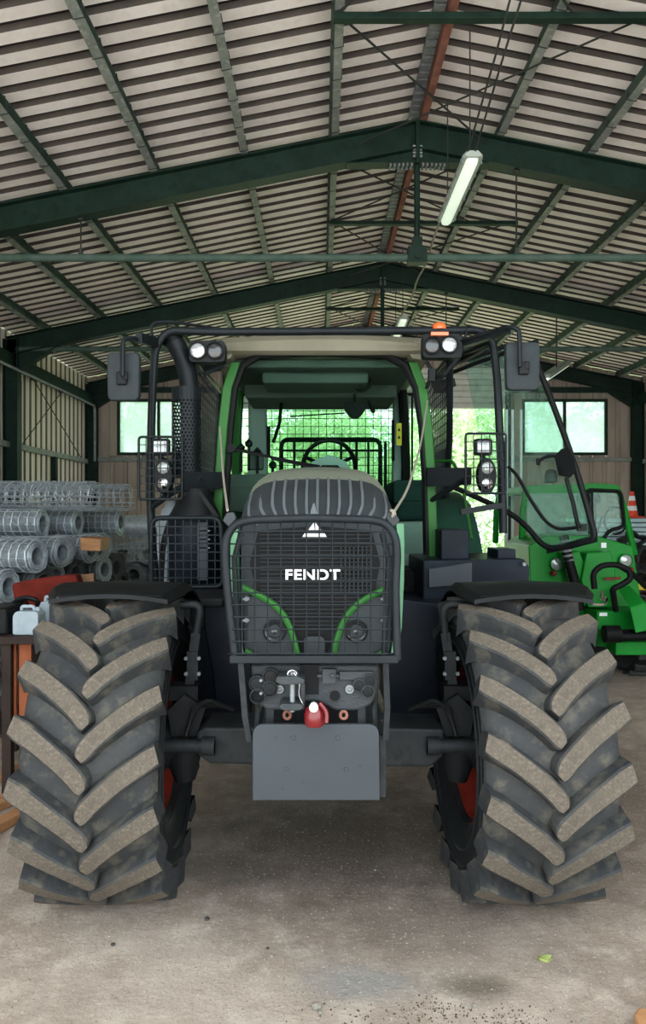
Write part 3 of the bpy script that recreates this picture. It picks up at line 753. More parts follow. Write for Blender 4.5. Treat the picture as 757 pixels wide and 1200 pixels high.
# dark centre grille
gp = [(303, 622), (360, 617), (380, 617), (436, 622), (446, 660), (440, 690), (408, 708), (396, 726), (384, 765), (354, 765), (342, 726), (330, 708), (300, 690), (293, 660)]
gm = MB(); gm.prism([NP(x, y, .015) for x, y in gp], (0, .06, 0)); gril = add(gm, 'front_grille', 'grille', T, smooth=False)
gb = MB()
for i in range(26):
    y = 622 + i * 4.6
    w0 = 303 if y < 690 else 303 + (y - 690) * .75
    w1 = 436 if y < 690 else 436 - (y - 690) * .75
    if w1 - w0 > 14: gb.bar(NP(w0 + 2, y, .01), NP(w1 - 2, y, .01), .008, .005)
for x in range(400, 432, 5): gb.bar(NP(x, 640, .004), NP(x, 695, .004), .006, .006)
add(gb, 'grille_slats', 'grille_bar', gril, smooth=False, kind='stuff')
for s in (0, 1):
    m_ = lambda x: x if s == 0 else 740 - x
    hp = MB(); hp.prism(fillet([NP(m_(x), y, .0) for x, y in ((290, 698), (318, 700), (338, 722), (349, 752), (350, 768), (312, 771), (290, 760))], .02), (0, .09, 0)); hl = add(hp, 'headlamp_housing', 'nose', T, smooth=False, bevel=.005)
    st = MB(); st.tube(fillet([NP(m_(x), y, -.008) for x, y in ((286, 692), (303, 697), (322, 710), (338, 728), (345, 748), (350, 770))], .05), [.012] + [.0135] * 24, 8) if False else st.tube([NP(m_(x), y, -.004) for x, y in ((284, 688), (296, 694), (310, 701), (322, 709), (333, 721), (340, 735), (345, 750), (349, 768))], .0135, 8)
    add(st, 'green_trim_strip', 'tractor_green', hl)
    st = MB(); st.tube([NP(m_(x), y, -.002) for x, y in ((288, 762), (300, 769), (318, 772), (340, 772), (350, 770))], .010, 8); add(st, 'green_trim_strip', 'tractor_green', hl)
    c = NP(m_(322), 740, -.012)
    lb = MB(); lb.lathe([(.045, .03), (.046, 0), (.040, -.004), (.038, .006)], c, (0, 1, 0), 28); add(lb, 'lamp_bezel', 'black_plastic', hl)
    ll = MB(); ll.lathe([(.0, .018), (.015, .02), (.039, .002)], c + Vector((0, -.001, 0)), (0, 1, 0), 28); ll.lathe([(.012, -.004), (.0, -.008)], c, (0, 1, 0), 16); add(ll, 'headlamp_reflector', 'lens_dark', hl)
    # cheek bolts and clips
    cb = MB()
    for yy in (702, 727): c2 = NP(m_(289), yy, -.02); cb.cyl(c2, c2 + Vector((0, .03, 0)), .010, 6); cb.bar(c2 + Vector((-.015, 0, 0)), c2 + Vector((.012, 0, 0)), .008, .008)
    add(cb, 'guard_clip', 'galv', hl, smooth=False)
sh = MB(); sh.prism(fillet([NP(357, 748), NP(361, 745), NP(377, 745), NP(381, 748), NP(381, 766), NP(357, 766)], .01), (0, -.02, 0)); add(sh, 'tow_hatch', 'nose', gril, smooth=False)
# emblem and lettering
em = MB(); em.prism([NP(353, 631, -.006), NP(385, 631, -.006), NP(371, 611, -.006), NP(366, 611, -.006)], (0, .015, 0)); e = add(em, 'emblem_shield', 'nose', gril, smooth=False)
em = MB(); em.prism([NP(355, 629, -.010), NP(383, 629, -.010), NP(381, 625.4, -.010), NP(357, 625.4, -.010)], (0, .006, 0)); em.prism([NP(359, 624, -.010), NP(379, 624, -.010), NP(378.4, 622.6, -.01), NP(359.6, 622.6, -.01)], (0, .006, 0))
em.prism([NP(362, 621, -.010), NP(368, 612.5, -.010), NP(369, 621, -.010)], (0, .006, 0)); em.prism([NP(370, 621, -.010), NP(370, 612.5, -.010), NP(376, 621, -.010)], (0, .006, 0)); add(em, 'emblem', 'letter', e, smooth=False)
def text(txt, center, width, height, name, m, parent, ext=.004, off=.0, rot=(R(90), 0, 0), inv=True, gap=1.0):
    cu = bpy.data.curves.new(name, 'FONT'); cu.body = txt; cu.align_x = 'CENTER'; cu.align_y = 'CENTER'; cu.size = 1; cu.extrude = .02; cu.offset = off; cu.space_character = gap
    o = bpy.data.objects.new(name, cu); COL.objects.link(o); bpy.context.view_layer.update()
    me = bpy.data.meshes.new_from_object(o.evaluated_get(bpy.context.evaluated_depsgraph_get())); COL.objects.unlink(o); bpy.data.objects.remove(o)
    xs = [v.co.x for v in me.vertices]; ys = [v.co.y for v in me.vertices]; cx, cy = (min(xs) + max(xs)) / 2, (min(ys) + max(ys)) / 2
    for v in me.vertices: v.co = ((v.co.x - cx) * width / (max(xs) - min(xs)), (v.co.y - cy) * height / (max(ys) - min(ys)), v.co.z * ext / .02)
    me.materials.clear(); me.materials.append(M[m]); me.name = name
    o2 = bpy.data.objects.new(name, me); link(o2, parent, inv, tuple(center), rot); return o2
text('FENDT', NP(367, 673.5, -.008), 64 * 2.957 / F, 12.5 * 2.957 / F, 'lettering', 'letter', gril, off=.03, gap=1.12)
fn = MB(); b0 = P(368, 607, 3.06); fn.loft([[b0 + Vector((-.02, 0, 0)), b0 + Vector((.02, 0, 0)), b0 + Vector((.02, .05, .012)), b0 + Vector((-.02, .05, .012))], [b0 + Vector((-.002, .0, .062)), b0 + Vector((.002, .0, .062)), b0 + Vector((.002, .01, .062)), b0 + Vector((-.002, .01, .062))]]); add(fn, 'hood_ornament', 'rib_grey', nose, smooth=False)

# ---- front guard
GY = 2.86
def GP(px, py, dy=0.): return P(px, py, GY + dy)
go = [GP(x, y) for x, y in ((276, 773), (267, 690), (264, 648), (266, 628), (277, 613), (296, 609), (366, 607), (436, 609), (453, 613), (464, 628), (466, 648), (464, 690), (466, 773))]
g = MB(); g.tube(fillet(go, .03, 4), .0165, 12); guard = add(g, 'front_guard', 'grey_mesh', T)
g = MB(); g.bar(GP(270, 772), GP(467, 772), .040, .030); add(g, 'lower_guard_bar', 'grey_mesh', guard, smooth=False, bevel=.004)
for s in (-1, 1):     # hooped returns at the guard sides, with the wire stubs
    xx = lambda v: v if s < 0 else 731 - v
    g = MB(); g.tube([GP(xx(281), 772, .06), GP(xx(277), 700, .06), GP(xx(275), 655, .06), GP(xx(283), 625, .06)], .012, 10); add(g, 'guard_return', 'grey_mesh', guard)
wm = MB()
xs = [284 + i * 15.1 for i in range(12)]
for x in xs:
    top = 611 if 290 < x < 445 else 616
    wm.tube([GP(x, 768, -.012), GP(x, top + 6, -.014), GP(x, top, .002)], .0032, 5)
for i in range(11):
    y = 623 + i * 14.3; wm.tube([GP(268, y, .004), GP(274, y, -.018), GP(455, y, -.018), GP(463, y, .004)], .0032, 5)
add(wm, 'guard_wire', 'grey_mesh', guard, smooth=False)
for s, x in ((-1, 268), (1, 462)):
    g = MB(); g.prism([GP(x - s*9, 607), GP(x - s*2, 619), GP(x + s*7, 610), GP(x + s*2, 601), GP(x - s*6, 600)], (0, .03, 0)); add(g, 'guard_lug', 'cast', guard, smooth=False, bevel=.004)
for s, pts in ((-1, ((283, 776), (288, 840), (293, 868))), (1, ((452, 776), (454, 830), (452, 866)))):
    g = MB(); q = [GP(x, y, .04) for x, y in pts]; g.bar(q[0], q[1], .022, .04, (0, 1, 0)); g.bar(q[1], q[2], .022, .03, (0, 1, 0)); add(g, 'guard_leg', 'axle', guard, smooth=False)
# tension cords from cab to the guard
for pts, nm_ in (([P(267, 598, 2.9), P(262, 560, 3.6), P(258, 500, 4.6)], 0), ([P(462, 600, 2.9), P(478, 575, 3.4), P(494, 520, 4.4), P(501, 470, 4.95)], 1)):
    g = MB(); q = fillet(pts, .5, 8); g.tube(q, .0055, 6); add(g, 'mirror_cord', 'cable', T)
g = MB()
for a in range(5): c = P(460 + a % 3, 603 - a, 2.84); g.lathe([(.010, -.004), (.014, 0), (.010, .004)], c, (1, .3, a * .4), 8)
add(g, 'cord_knot', 'cable', T)

# ---- front hitch
HY = 2.93
def H(px, py, dy=0.): return P(px, py, HY + dy)
h = MB(); h.prism(fillet([H(x, y) for x, y in ((294, 780), (446, 780), (446, 806), (436, 826), (420, 833), (394, 833), (374, 822), (356, 822), (344, 833), (312, 832), (296, 818))], .02), (0, .3, 0)); hit = add(h, 'front_hitch', 'cast', T, smooth=False, bevel=.01)
h = MB(); h.span(H(352, 779, -.004), H(374, 812, .02)); add(h, 'hitch_slot', 'grille', hit, smooth=False)
def ring_(c, r0, r1, m, parent, name, dep=.02, seg=20):
    b = MB(); b.lathe([(r0, 0), (r0, -dep), (r1, -dep), (r1, 0)], c, (0, 1, 0), seg); return add(b, name, m, parent)
for cx, cy, k in ((302, 799, 0), (318, 791, 0), (317, 805, 0), (303, 814, 1)):
    c = H(cx, cy); b = MB(); b.lathe([(.032, 0), (.032, -.03), (.027, -.035), (.026, -.02)], c, (0, 1, 0), 20); o = add(b, 'coupler_socket', 'cast', hit)
    if not k: b = MB(); b.lathe([(.0, -.034), (.024, -.032), (.026, -.02)], c, (0, 1, 0), 20); add(b, 'coupler_cap', 'black_plastic', o)
    else: b = MB(); b.cyl(c + Vector((0, -.004, 0)), c + Vector((0, -.008, 0)), .026, 20); add(b, 'coupler_bore', 'grille', o)
for cx, cy in ((421, 801), (433, 796), (431, 808)):
    c = H(cx, cy); b = MB(); b.lathe([(.026, 0), (.026, -.03), (.021, -.034), (.02, -.02)], c, (0, 1, 0), 20); o = add(b, 'coupler_socket', 'cast', hit); b = MB(); b.lathe([(.0, -.033), (.019, -.031), (.02, -.02)], c, (0, 1, 0), 20); add(b, 'coupler_cap', 'black_plastic', o)
for cx in (302, 318): pass
for c_ in ((307, 795), (307, 810)):
    b = MB(); c = H(*c_); b.cyl(c + Vector((0, -.03, 0)), c + Vector((0, -.038, 0)), .006, 8); add(b, 'rivet', 'galv', hit)
for cx, cy in ((328, 807), (410, 807)):
    c = H(cx, cy); ring_(c, .010, .017, 'galv', hit, 'eye_bolt', .012); b = MB(); b.cyl(c, c + Vector((0, -.006, 0)), .010, 6); add(b, 'eye_bolt_head', 'galv', hit)
b = MB(); c = H(393, 815); b.cyl(c, c + Vector((0, -.012, 0)), .019, 18); add(b, 'hitch_bore', 'grille', hit)
b = MB(); b.bar(H(372, 792, -.02), H(398, 792, -.02), .012, .012); b.span(H(378, 784, -.03), H(394, 800, -.005)); b.span(H(398, 787, -.018), H(438, 796, -.002)); c = H(390, 792, -.04)
b.cyl(c, c + Vector((0, .02, 0)), .010, 8); add(b, 'linkage_bracket', 'cast', hit, smooth=False, bevel=.003)
b = MB(); b.prism(fillet([H(x, y, -.11) for x, y in ((325, 793), (350, 793), (358, 797), (356, 802), (330, 803), (323, 799))], .008), (0, .11, 0)); b.prism(fillet([H(x, y, -.11) for x, y in ((330, 825), (352, 825), (357, 829), (352, 833), (332, 833), (327, 829))], .008), (0, .11, 0)); b.span(H(352, 800, -.05), H(358, 828, -.0)); cl_ = add(b, 'tow_clevis', 'cast', hit, smooth=False, bevel=.004)
b = MB(); b.cyl(H(343, 787, -.075), H(343, 834, -.075), .010, 12); b.lathe([(.016, 0), (.018, .012), (.012, .016)], H(343, 795, -.075), (0, 0, 1), 12); add(b, 'tow_pin', 'galv', cl_)
b = MB(); c = H(343, 790, -.085); b.tube([c + Vector((math.cos(a) * .018, 0, math.sin(a) * .016)) for a in [i * math.pi / 6 for i in range(12)]], .0035, 6, closed=True); b.tube(fillet([H(345, 788, -.09), H(352, 800, -.095), H(350, 815, -.09), H(356, 826, -.09)], .02), .0015, 4); add(b, 'pin_ring', 'chrome', cl_)
for cx in (337, 403):
    b = MB(); c = H(cx, 838, -.01); b.tube([c + Vector((math.cos(a) * .013, 0, math.sin(a) * .015)) for a in [i * math.pi / 7 for i in range(14)]], .006, 8, closed=True); add(b, 'hitch_eye', 'rust', hit)
# plate carrier and weight plate
b = MB()
for x0 in (317, 424): b = MB(); b.bar(P(x0, 828, 2.95), P(x0, 870, 2.95), .03, .03); add(b, 'plate_hanger', 'axle', T, smooth=False)
for s, x in ((-1, 301), (1, 440)): b = MB(); b.tube([P(x, 812, 2.98), P(x - s*1, 832, 2.96), P(x, 855, 2.95)], .011, 8); add(b, 'plate_link', 'axle', T)
b = MB(); b.prism(fillet([P(x, y, 2.87) for x, y in ((296.5, 938), (296.5, 849), (444.5, 849), (445.5, 938))], [.001, .045, .045, .001], 6), (0, .022, 0)); pl = add(b, 'front_plate', 'slate', T, smooth=False, bevel=.003)
b = MB()
for s, x in ((-1, 299), (1, 449)): b.span(P(x, 862, 2.9) + Vector((-.012, 0, 0)), P(x, 934, 2.9) + Vector((.012, .26, 0)))
add(b, 'plate_side', 'axle', pl, smooth=False)
for px, py, r_ in ((344, 865, .010), (396, 865, .010), (336, 901, .009), (406, 902, .009), (323, 864, .004), (423, 897, .004), (331, 924, .004), (356, 917, .004)):
    b = MB(); c = P(px, py, 2.87); b.lathe([(r_, 0), (r_ * .9, -.003), (.0, -.0045)], c, (0, 1, 0), 10); add(b, 'rivet', 'slate', pl)

# red bottle held in the hitch
bt = thing('red_bottle', 'small red plastic bottle with white cap wedged under the tractor hitch', 'bottle', tuple(P(368, 850, 2.83)))
c = P(369, 850, 2.83)
b = MB(); b.lathe([(.0, 0), (.034, 0), (.039, .01), (.040, .04), (.035, .062), (.020, .078), (.016, .085)], c, (0, 0, 1), 20); add(b, 'bottle_body', 'red_plastic', bt)
b = MB(); cc = P(368, 830, 2.80); b.cyl(cc + Vector((0, .03, .0)), cc + Vector((0, -.012, .004)), .017, 16); add(b, 'cap', 'white', bt, bevel=.003)
b = MB(); b.tube(fillet([c + Vector((.02, -.02, .09)), c + Vector((.048, -.03, .06)), c + Vector((.046, -.035, .02))], .02), .008, 8); add(b, 'handle', 'red_plastic', bt)

# ---- cab
CY = 5.02
def C(px, py, dy=0.): return P(px, py, CY + dy)
# A pillars with black rubber surround
wo = [(262, 640), (266, 560), (270, 500), (275, 455), (285, 428), (305, 416), (375, 413), (452, 416), (475, 428), (488, 455), (495, 500), (499, 560), (501, 650)]
b = MB(); gl = [C(x, y) for x, y in wo]; b.tube(gl, .028, 8); cabf = add(b, 'windscreen_seal', 'cab_dark', T)
b = MB(); n = len(wo); b.prism([C(x, y, .02) for x, y in wo], (0, .008, 0)); add(b, 'windscreen', 'wind', T, smooth=False)
for s in (0, 1):
    pa = ((254, 650), (258, 560), (262, 500), (267, 455), (277, 425)) if s == 0 else ((508, 660), (505, 560), (501, 500), (495, 455), (484, 425))
    b = MB(); secs = []
    for x, y in pa:
        c = C(x, y); w = .032; secs.append([c + Vector((-w, -.03, 0)), c + Vector((w, -.03, 0)), c + Vector((w, .12, 0)), c + Vector((-w, .12, 0))])
    b.loft(secs); pil = add(b, 'cab_pillar', 'tractor_green', T, bevel=.008)
# roof: cream, rounded front edge
b = MB(); secs = []
for y, hw, z0, z1 in ((CY - .10, .66, 2.955, 3.0), (CY - .06, .72, 2.94, 3.035), (CY + .1, .76, 2.94, 3.08), (CY + .8, .78, 2.94, 3.11), (CY + 1.5, .76, 2.94, 3.08), (CY + 1.65, .7, 2.95, 3.02)):
    secs.append([Vector((p.x - HX + .0, p.y, p.z)) for p in rrect(y, hw, z0, z1, (z1 - z0) * .49, (z1 - z0) * .3, 4, .03)])
b.loft(secs); roof = add(b, 'cab_roof', 'cream', T)
b = MB(); b.prism([C(247, 403, -.06), C(262, 405, -.06), C(278, 408, -.06), C(270, 420, -.06), C(255, 422, -.06)], (0, .2, 0)); b.prism([C(473, 404, -.06), C(500, 402, -.06), C(508, 412, -.06), C(500, 422, -.06), C(484, 420, -.06)], (0, .2, 0)); add(b, 'roof_corner', 'cream', roof, smooth=False, bevel=.01)
# liner, rear wall, rear pillars, floor
b = MB(); b.span((-.66, CY + .1, 2.88), (.66, CY + 1.5, 2.94)); b.span((-.42, CY + .25, 2.80), (.34, CY + .7, 2.88)); b.span((-.6, CY + .8, 2.78), (.6, CY + 1.5, 2.9)); lin_ = add(b, 'roof_liner', 'liner', T, smooth=False, bevel=.02)
b = MB(); c = P(425, 448, CY + .5); b.cyl(c, c + Vector((0, -.02, -.01)), .07, 20); add(b, 'speaker', 'bracket', lin_)
RY = 6.45
for x0, x1, m in ((292, 312, 'interior_grey'), (462, 480, 'interior_grey')):
    b = MB(); b.prism([P(x0, 462, RY), P(x1, 462, RY), P(x1 + 3, 640, RY), P(x0 - 3, 640, RY)], (0, .12, 0)); add(b, 'rear_pillar', m, T, smooth=False, bevel=.02)
b = MB(); b.span((-.74, RY, 1.45), (.80, RY + .06, 2.02)); add(b, 'rear_bulkhead', 'liner', T, smooth=False)
b = MB(); b.span((-.70, CY + .05, 1.42), (.74, RY, 1.48)); add(b, 'cab_floor', 'cab_dark', T, smooth=False)
b = MB(); b.prism([P(312, 468, RY + .03), P(462, 468, RY + .03), P(464, 582, RY + .03), P(312, 582, RY + .03)], (0, .008, 0)); add(b, 'rear_window', 'wind', T, smooth=False)
# rear window guard
b = MB(); 
for i in range(22): x = -.72 + i * .07; b.tube([(x, RY + .2, 1.95), (x, RY + .2, 2.92)], .0042, 4)
for i in range(15): z = 1.95 + i * .07; b.tube([(-.74, RY + .2, z), (.80, RY + .2, z)], .0042, 4)
rg = add(b, 'rear_guard_wire', 'black_mesh', T, smooth=False)
b = MB(); b.tube([(-.76, RY + .2, 1.93), (.82, RY + .2, 1.93), (.82, RY + .2, 2.94), (-.76, RY + .2, 2.94)], .018, 8, closed=True); add(b, 'rear_guard_frame', 'black_metal', rg)
# inner fittings
b = MB(); c = P(386, 548, 5.5)
b.tube([c + Vector((math.cos(a) * .195, -math.sin(a) * .09, math.sin(a) * .195)) for a in [i * math.pi / 14 for i in range(28)]], .016, 8, closed=True); sw = add(b, 'steering_wheel', 'cab_dark', T)
b = MB()
for a in (.4, 2.74, 4.71): b.tube([c + Vector((0, .03, 0)), c + Vector((math.cos(a) * .19, -math.sin(a) * .09, math.sin(a) * .19))], .014, 6)
add(b, 'spoke', 'cab_dark', sw)
b = MB(); b.loft([[P(x, y, Yc) for x, y in ((352, 620), (356, 560), (366, 541), (386, 533), (406, 541), (416, 560), (420, 620))] for Yc in (5.3, 5.5)]); dc = add(b, 'dash_cowl', 'interior_grey', T)
b = MB(); b.prism([P(x, y, 5.29) for x, y in ((364, 600), (368, 555), (378, 545), (396, 545), (406, 555), (410, 600))], (0, .01, 0)); add(b, 'dash_display', 'cab_dark', dc, smooth=False)
b = MB(); b.span(P(453, 566, 6.2), P(500, 592, 5.6)); b.span(P(455, 588, 6.2), P(500, 610, 5.5)); add(b, 'passenger_seat', 'seat', T, smooth=False, bevel=.03)
b = MB(); b.span(P(447, 610, 6.1), P(505, 668, 5.5)); add(b, 'side_console', 'interior_grey', T, smooth=False, bevel=.03)
b = MB(); b.span(P(275, 560, 6.0), P(330, 574, 5.4)); b.span(P(280, 574, 6.0), P(318, 600, 5.4)); b.box(P(300, 540, 5.6), (.12, .1, .14)); add(b, 'control_console', 'liner', T, smooth=False, bevel=.02)
b = MB(); 
for i, (x, y, q) in enumerate(((283, 525, .18), (292, 520, .2), (302, 530, .16), (320, 545, .14))): c = P(x, y, 5.5); b.tube([c + Vector((0, 0, -q)), c], .012, 6); b.lathe([(.0, -.03), (.026, -.02), (.03, .01), (.0, .04)], c, (0, 0, 1), 10)
add(b, 'control_lever', 'bracket', T)
b = MB(); b.prism(fillet([P(404, 471, 5.6), P(429, 471, 5.6), P(428, 482, 5.6), P(420, 491, 5.6), P(411, 490, 5.6), P(404, 480, 5.6)], .03), (0, .03, 0)); b.tube([P(416, 471, 5.6), P(416, 462, 5.62)], .01, 6); add(b, 'interior_mirror', 'cab_dark', T, smooth=False)
b = MB(); b.tube(fillet([P(432, 470, 5.6), P(434, 476, 5.6), P(439, 482, 5.58)], .01), .010, 6); b.lathe([(.0, -.03), (.018, -.02), (.018, .02), (.0, .03)], P(437, 480, 5.58), (.4, 0, -1), 10); add(b, 'microphone', 'cab_dark', T)
b = MB(); b.tube([P(330, 472, 5.7), P(328, 495, 5.7), P(321, 518, 5.6)], .014, 6); b.tube([P(340, 488, 5.9), P(405, 484, 5.9)], .006, 5); b.tube([P(315, 500, 6.3), P(315, 535, 6.3)], .018, 6); b.tube([P(461, 492, 6.38), P(461, 540, 6.38)], .014, 6); add(b, 'rear_wiper', 'cab_dark', T)
b = MB(); b.prism([P(465, 496, 5.9), P(471, 496, 5.9), P(471, 522, 5.9), P(465, 522, 5.9)], (0, .004, 0)); wl_ = add(b, 'warning_sticker', 'yellow', T, smooth=False)
b = MB()
for yy in (502, 511): b.prism([P(466.3, yy + 3, 5.895), P(469.7, yy + 3, 5.895), P(468, yy - 1, 5.895)], (0, .003, 0))
add(b, 'warning_symbol', 'cab_dark', wl_, smooth=False)
# a frame seen behind the cab through the window
b = MB(); b.tube(fillet([P(330, 570, 7.2), P(330, 515, 7.2), P(446, 515, 7.2), P(446, 590, 7.2)], .08), .022, 8)
for x in (345, 400, 418, 432, 452): b.tube([P(x, 517, 7.2), P(x, 590, 7.2)], .012, 6)
b.tube([P(452, 520, 7.2), P(452, 600, 7.2)], .016, 6); b.tube([P(330, 528, 7.2), P(446, 528, 7.2)], .012, 6); add(b, 'rear_rack', 'dark_green', T)
# front wiper
b = MB(); b.tube([C(273, 526, -.05), C(310, 534, -.07), C(345, 541, -.08), C(375, 546, -.08)], [.012, .010, .008, .006], 6); b.bar(C(318, 537, -.06), C(378, 549, -.06), .012, .02); c = C(272, 526, -.02); b.cyl(c, c + Vector((0, -.05, 0)), .03, 10); add(b, 'wiper_arm', 'cab_dark', T)
# lower cab front (firewall beside the hood)
b = MB(); b.span(C(256, 655), C(300, 700, .3)); add(b, 'cab_firewall', 'cab_dark', T, smooth=False); b = MB(); b.span(C(440, 672), C(508, 700, .3)); add(b, 'cab_firewall', 'cab_dark', T, smooth=False)
for s in (-1, 1): b = MB(); b.tube([(s * .73, RY, 1.6), (s * .74, RY - .02, 2.3), (s*.70, RY - .1, 2.93)], .04, 8); b.tube([(s*.72, CY + .1, 1.50), (s*.74, RY, 1.5)], .03, 6); add(b, 'door_post', 'tractor_green' if s < 0 else 'cab_dark', T)

# ---- forestry cage
KY = 4.72
def K(px, py, dy=0.): return P(px, py, KY + dy)
b = MB(); b.tube(fillet([K(186, 720), K(176, 605), K(178, 480), K(182, 408), K(196, 387), K(250, 389), K(562, 387), K(577, 397), K(583, 440), K(590, 600), K(590, 625)], [.3, .3, .3, .1, .12, .1, .1, .1, .3, .1, .1], 5), .026, 12); cage = add(b, 'cage_arch', 'black_metal', T)
b = MB(); b.tube(fillet([K(182, 410, -.02), K(176, 378, -.02), K(200, 377, -.02), K(262, 386, .15)], .06), .010, 8); b.tube([K(177, 600, -.06), K(178, 380, -.06)], .008, 6); add(b, 'upper_rail', 'black_metal', cage)
for s in (-1, 1):
    X0 = s * .96
    # side window guards: frame bars and wire
    b = MB(); fr_ = [Vector((X0 * .90, 4.95, 2.93)), Vector((X0 * .93, 6.5, 2.93)), Vector((X0, 6.5, 2.0)), Vector((X0 * 1.0, 5.65, 2.0))]
    b.tube([K(186 if s < 0 else 577, 400)] + [Vector((X0, 5.4, 3.0)), Vector((X0 * .96, 6.6, 2.99))], .022, 8)
    b.tube([fr_[0], Vector((X0 * .97, 5.35, 2.4)), fr_[3]], .024, 8); b.tube([fr_[1], fr_[2]], .022, 8); b.tube([fr_[2], fr_[3]], .018, 8); b.tube([fr_[0], fr_[1]], .018, 8)
    sg = add(b, 'side_guard_frame', 'black_metal', cage)
    b = MB()
    def sp(u, v):   # u along depth 0..1, v height 0..1 
        return fr_[0].lerp(fr_[1], u).lerp(fr_[3].lerp(fr_[2], u), 1 - v)
    for i in range(1, 18): b.tube([sp(i / 18, 0), sp(i / 18, 1)], .0055, 4)
    for i in range(1, 16): b.tube([sp(0, i / 16), sp(1, i / 16)], .0045, 4)
    add(b, 'side_guard_wire', 'black_mesh', sg, smooth=False)
    # cross bars from cab to the arch
    b = MB()
    if s < 0:
        b.prism([K(216, 553), K(262, 553, .2), K(262, 572, .2), K(216, 575)], (0, .05, 0)); add(b, 'cage_brace', 'black_metal', cage, smooth=False); b = MB(); b.tube([K(176, 596), K(200, 578), K(236, 560, .1)], .022, 8); add(b, 'cage_brace', 'black_metal', cage); b = MB()
        b.tube([K(240, 438, .0), K(262, 428, .1)], .015, 6)
    else:
        b.prism([K(501, 548, .2), K(553, 548), K(553, 568), K(501, 570, .2)], (0, .05, 0)); add(b, 'cage_brace', 'black_metal', cage, smooth=False); b = MB(); b.tube([K(503, 588, .3), K(520, 578, .2), K(545, 562, .0)], .018, 8); add(b, 'cage_brace', 'black_metal', cage); b = MB()
        b.bar(K(540, 600), K(590, 592), .05, .035)
    add(b, 'cage_brace', 'black_metal', cage, smooth=False)
b = MB(); b.tube([K(577, 400), K(560, 412, .3), K(530, 428, .7), K(505, 438, 1.2)], .022, 8); add(b, 'cage_brace', 'black_metal', cage); b = MB(); b.tube([K(630, 400, -.1), K(560, 425, .3), K(506, 446, 1.0)], .016, 8); add(b, 'cage_brace', 'black_metal', cage)
b = MB(); b.tube(fillet([P(500, 545, 5.6), P(502, 540, 5.6), P(530, 540, 5.4), P(537, 552, 5.3)], .04), .013, 8); add(b, 'grab_handle', 'tractor_green', T); b = MB(); b.tube(fillet([P(544, 578, 5.1), P(548, 600, 5.1), P(553, 632, 5.0)], .05), .010, 8); add(b, 'grab_handle', 'tractor_green', T)
# lamp cages
def cage_box(x0, x1, y0, y1, nx, ny, dpt, name='lamp_cage'):
    b = MB(); Yf = KY - .16
    def q(x, y, d=0): return P(x, y, Yf + d)
    b.tube(fillet([q(x0, y0), q(x1, y0), q(x1, y1), q(x0, y1)], .02, 3, True), .008, 8, closed=True); o = add(b, name, 'black_metal', cage)
    b = MB()
    for i in range(1, nx): x = x0 + (x1 - x0) * i / nx; b.tube([q(x, y0, dpt), q(x, y0), q(x, y1), q(x, y1, dpt)], .0035, 4)
    for i in range(1, ny): y = y0 + (y1 - y0) * i / ny; b.tube([q(x0, y, dpt), q(x0, y), q(x1, y), q(x1, y, dpt)], .0035, 4)
    for d in (dpt * .5, dpt): b.tube([q(x0, y0, d), q(x1, y0, d), q(x1, y1, d), q(x0, y1, d)], .0035, 4, closed=True)
    add(b, 'cage_wire', 'black_mesh', o, smooth=False); return o
cage_box(163, 214, 512, 585, 6, 8, .16); cage_box(546, 593, 508, 578, 5, 7, .16)
# lower canister cage
b = MB(); b.tube(fillet([K(178, 688, -.1), K(178, 607, -.1), K(259, 607, -.1), K(262, 688, -.1)], .06, 4, True), .016, 10, closed=True); cc_ = add(b, 'canister_cage', 'black_metal', cage)
b = MB()
for i in range(1, 9): x = 178 + i * 9.3; b.tube([K(x, 609, -.115), K(x, 686, -.115)], .0038, 4)
for i in range(1, 8): y = 607 + i * 10; b.tube([K(180, y, -.115), K(260, y, -.115)], .0038, 4)
add(b, 'cage_wire', 'black_mesh', cc_, smooth=False)
# air intake canister, cone and exhaust
b = MB(); c = P(229, 682, 4.85); b.lathe([(.0, 0), (.165, 0), (.175, .02), (.172, .40), (.165, .43), (.15, .45)], c, (0, 0, 1), 32); can = add(b, 'intake_canister', 'navy', T)
b = MB(); c2 = P(203, 686, 4.9); b.lathe([(.0, 0), (.10, 0), (.11, .02), (.10, .40), (.07, .50), (.03, .56), (0, .57)], c2, (0, 0, 1), 24); add(b, 'washer_tank', 'tank_grey', T)
b = MB(); b.span(P(232, 612, 4.68), P(244, 680, 4.67)); add(b, 'canister_strap', 'slate', can, smooth=False)
b = MB()
for i in range(5): b.box(P(240, 622 + i * 5, 4.675), (.07, .01, .008))
add(b, 'louvre', 'galv', can, smooth=False)
b = MB(); b.lathe([(.165, 0), (.16, .03), (.13, .09), (.11, .15), (.10, .19)], P(229, 607, 4.85), (0, 0, 1), 28); b.loft([[P(x, y, 4.75) for x, y in ((216, 576), (236, 576), (258, 606), (212, 606))], [P(x, y, 4.95) for x, y in ((216, 576), (236, 576), (258, 606), (212, 606))]]); add(b, 'intake_cone', 'black_plastic', T)
SXc = P(219, 500, 4.85)
b = MB(); st = P(223, 565, 4.85); b.tube(fillet([st, P(223, 470, 4.85), P(220, 430, 4.85), P(204, 398, 4.8)], [.1, .2, .2, .1], 6), .062, 20, caps=False); ex = add(b, 'exhaust_stack', 'black_metal', T)
b = MB(); c = P(204, 398, 4.8); dirn = (P(204, 398, 4.8) - P(216, 422, 4.83)).normalized(); b.lathe([(.062, 0), (.064, .06), (.058, .06), (.056, 0)], c - dirn * .01, (dirn.x, dirn.y - .0, dirn.z), 20); b.lathe([(.0, 0), (.055, 0.001)], c + dirn * .0, dirn, 20); add(b, 'exhaust_outlet', 'cab_dark', ex)
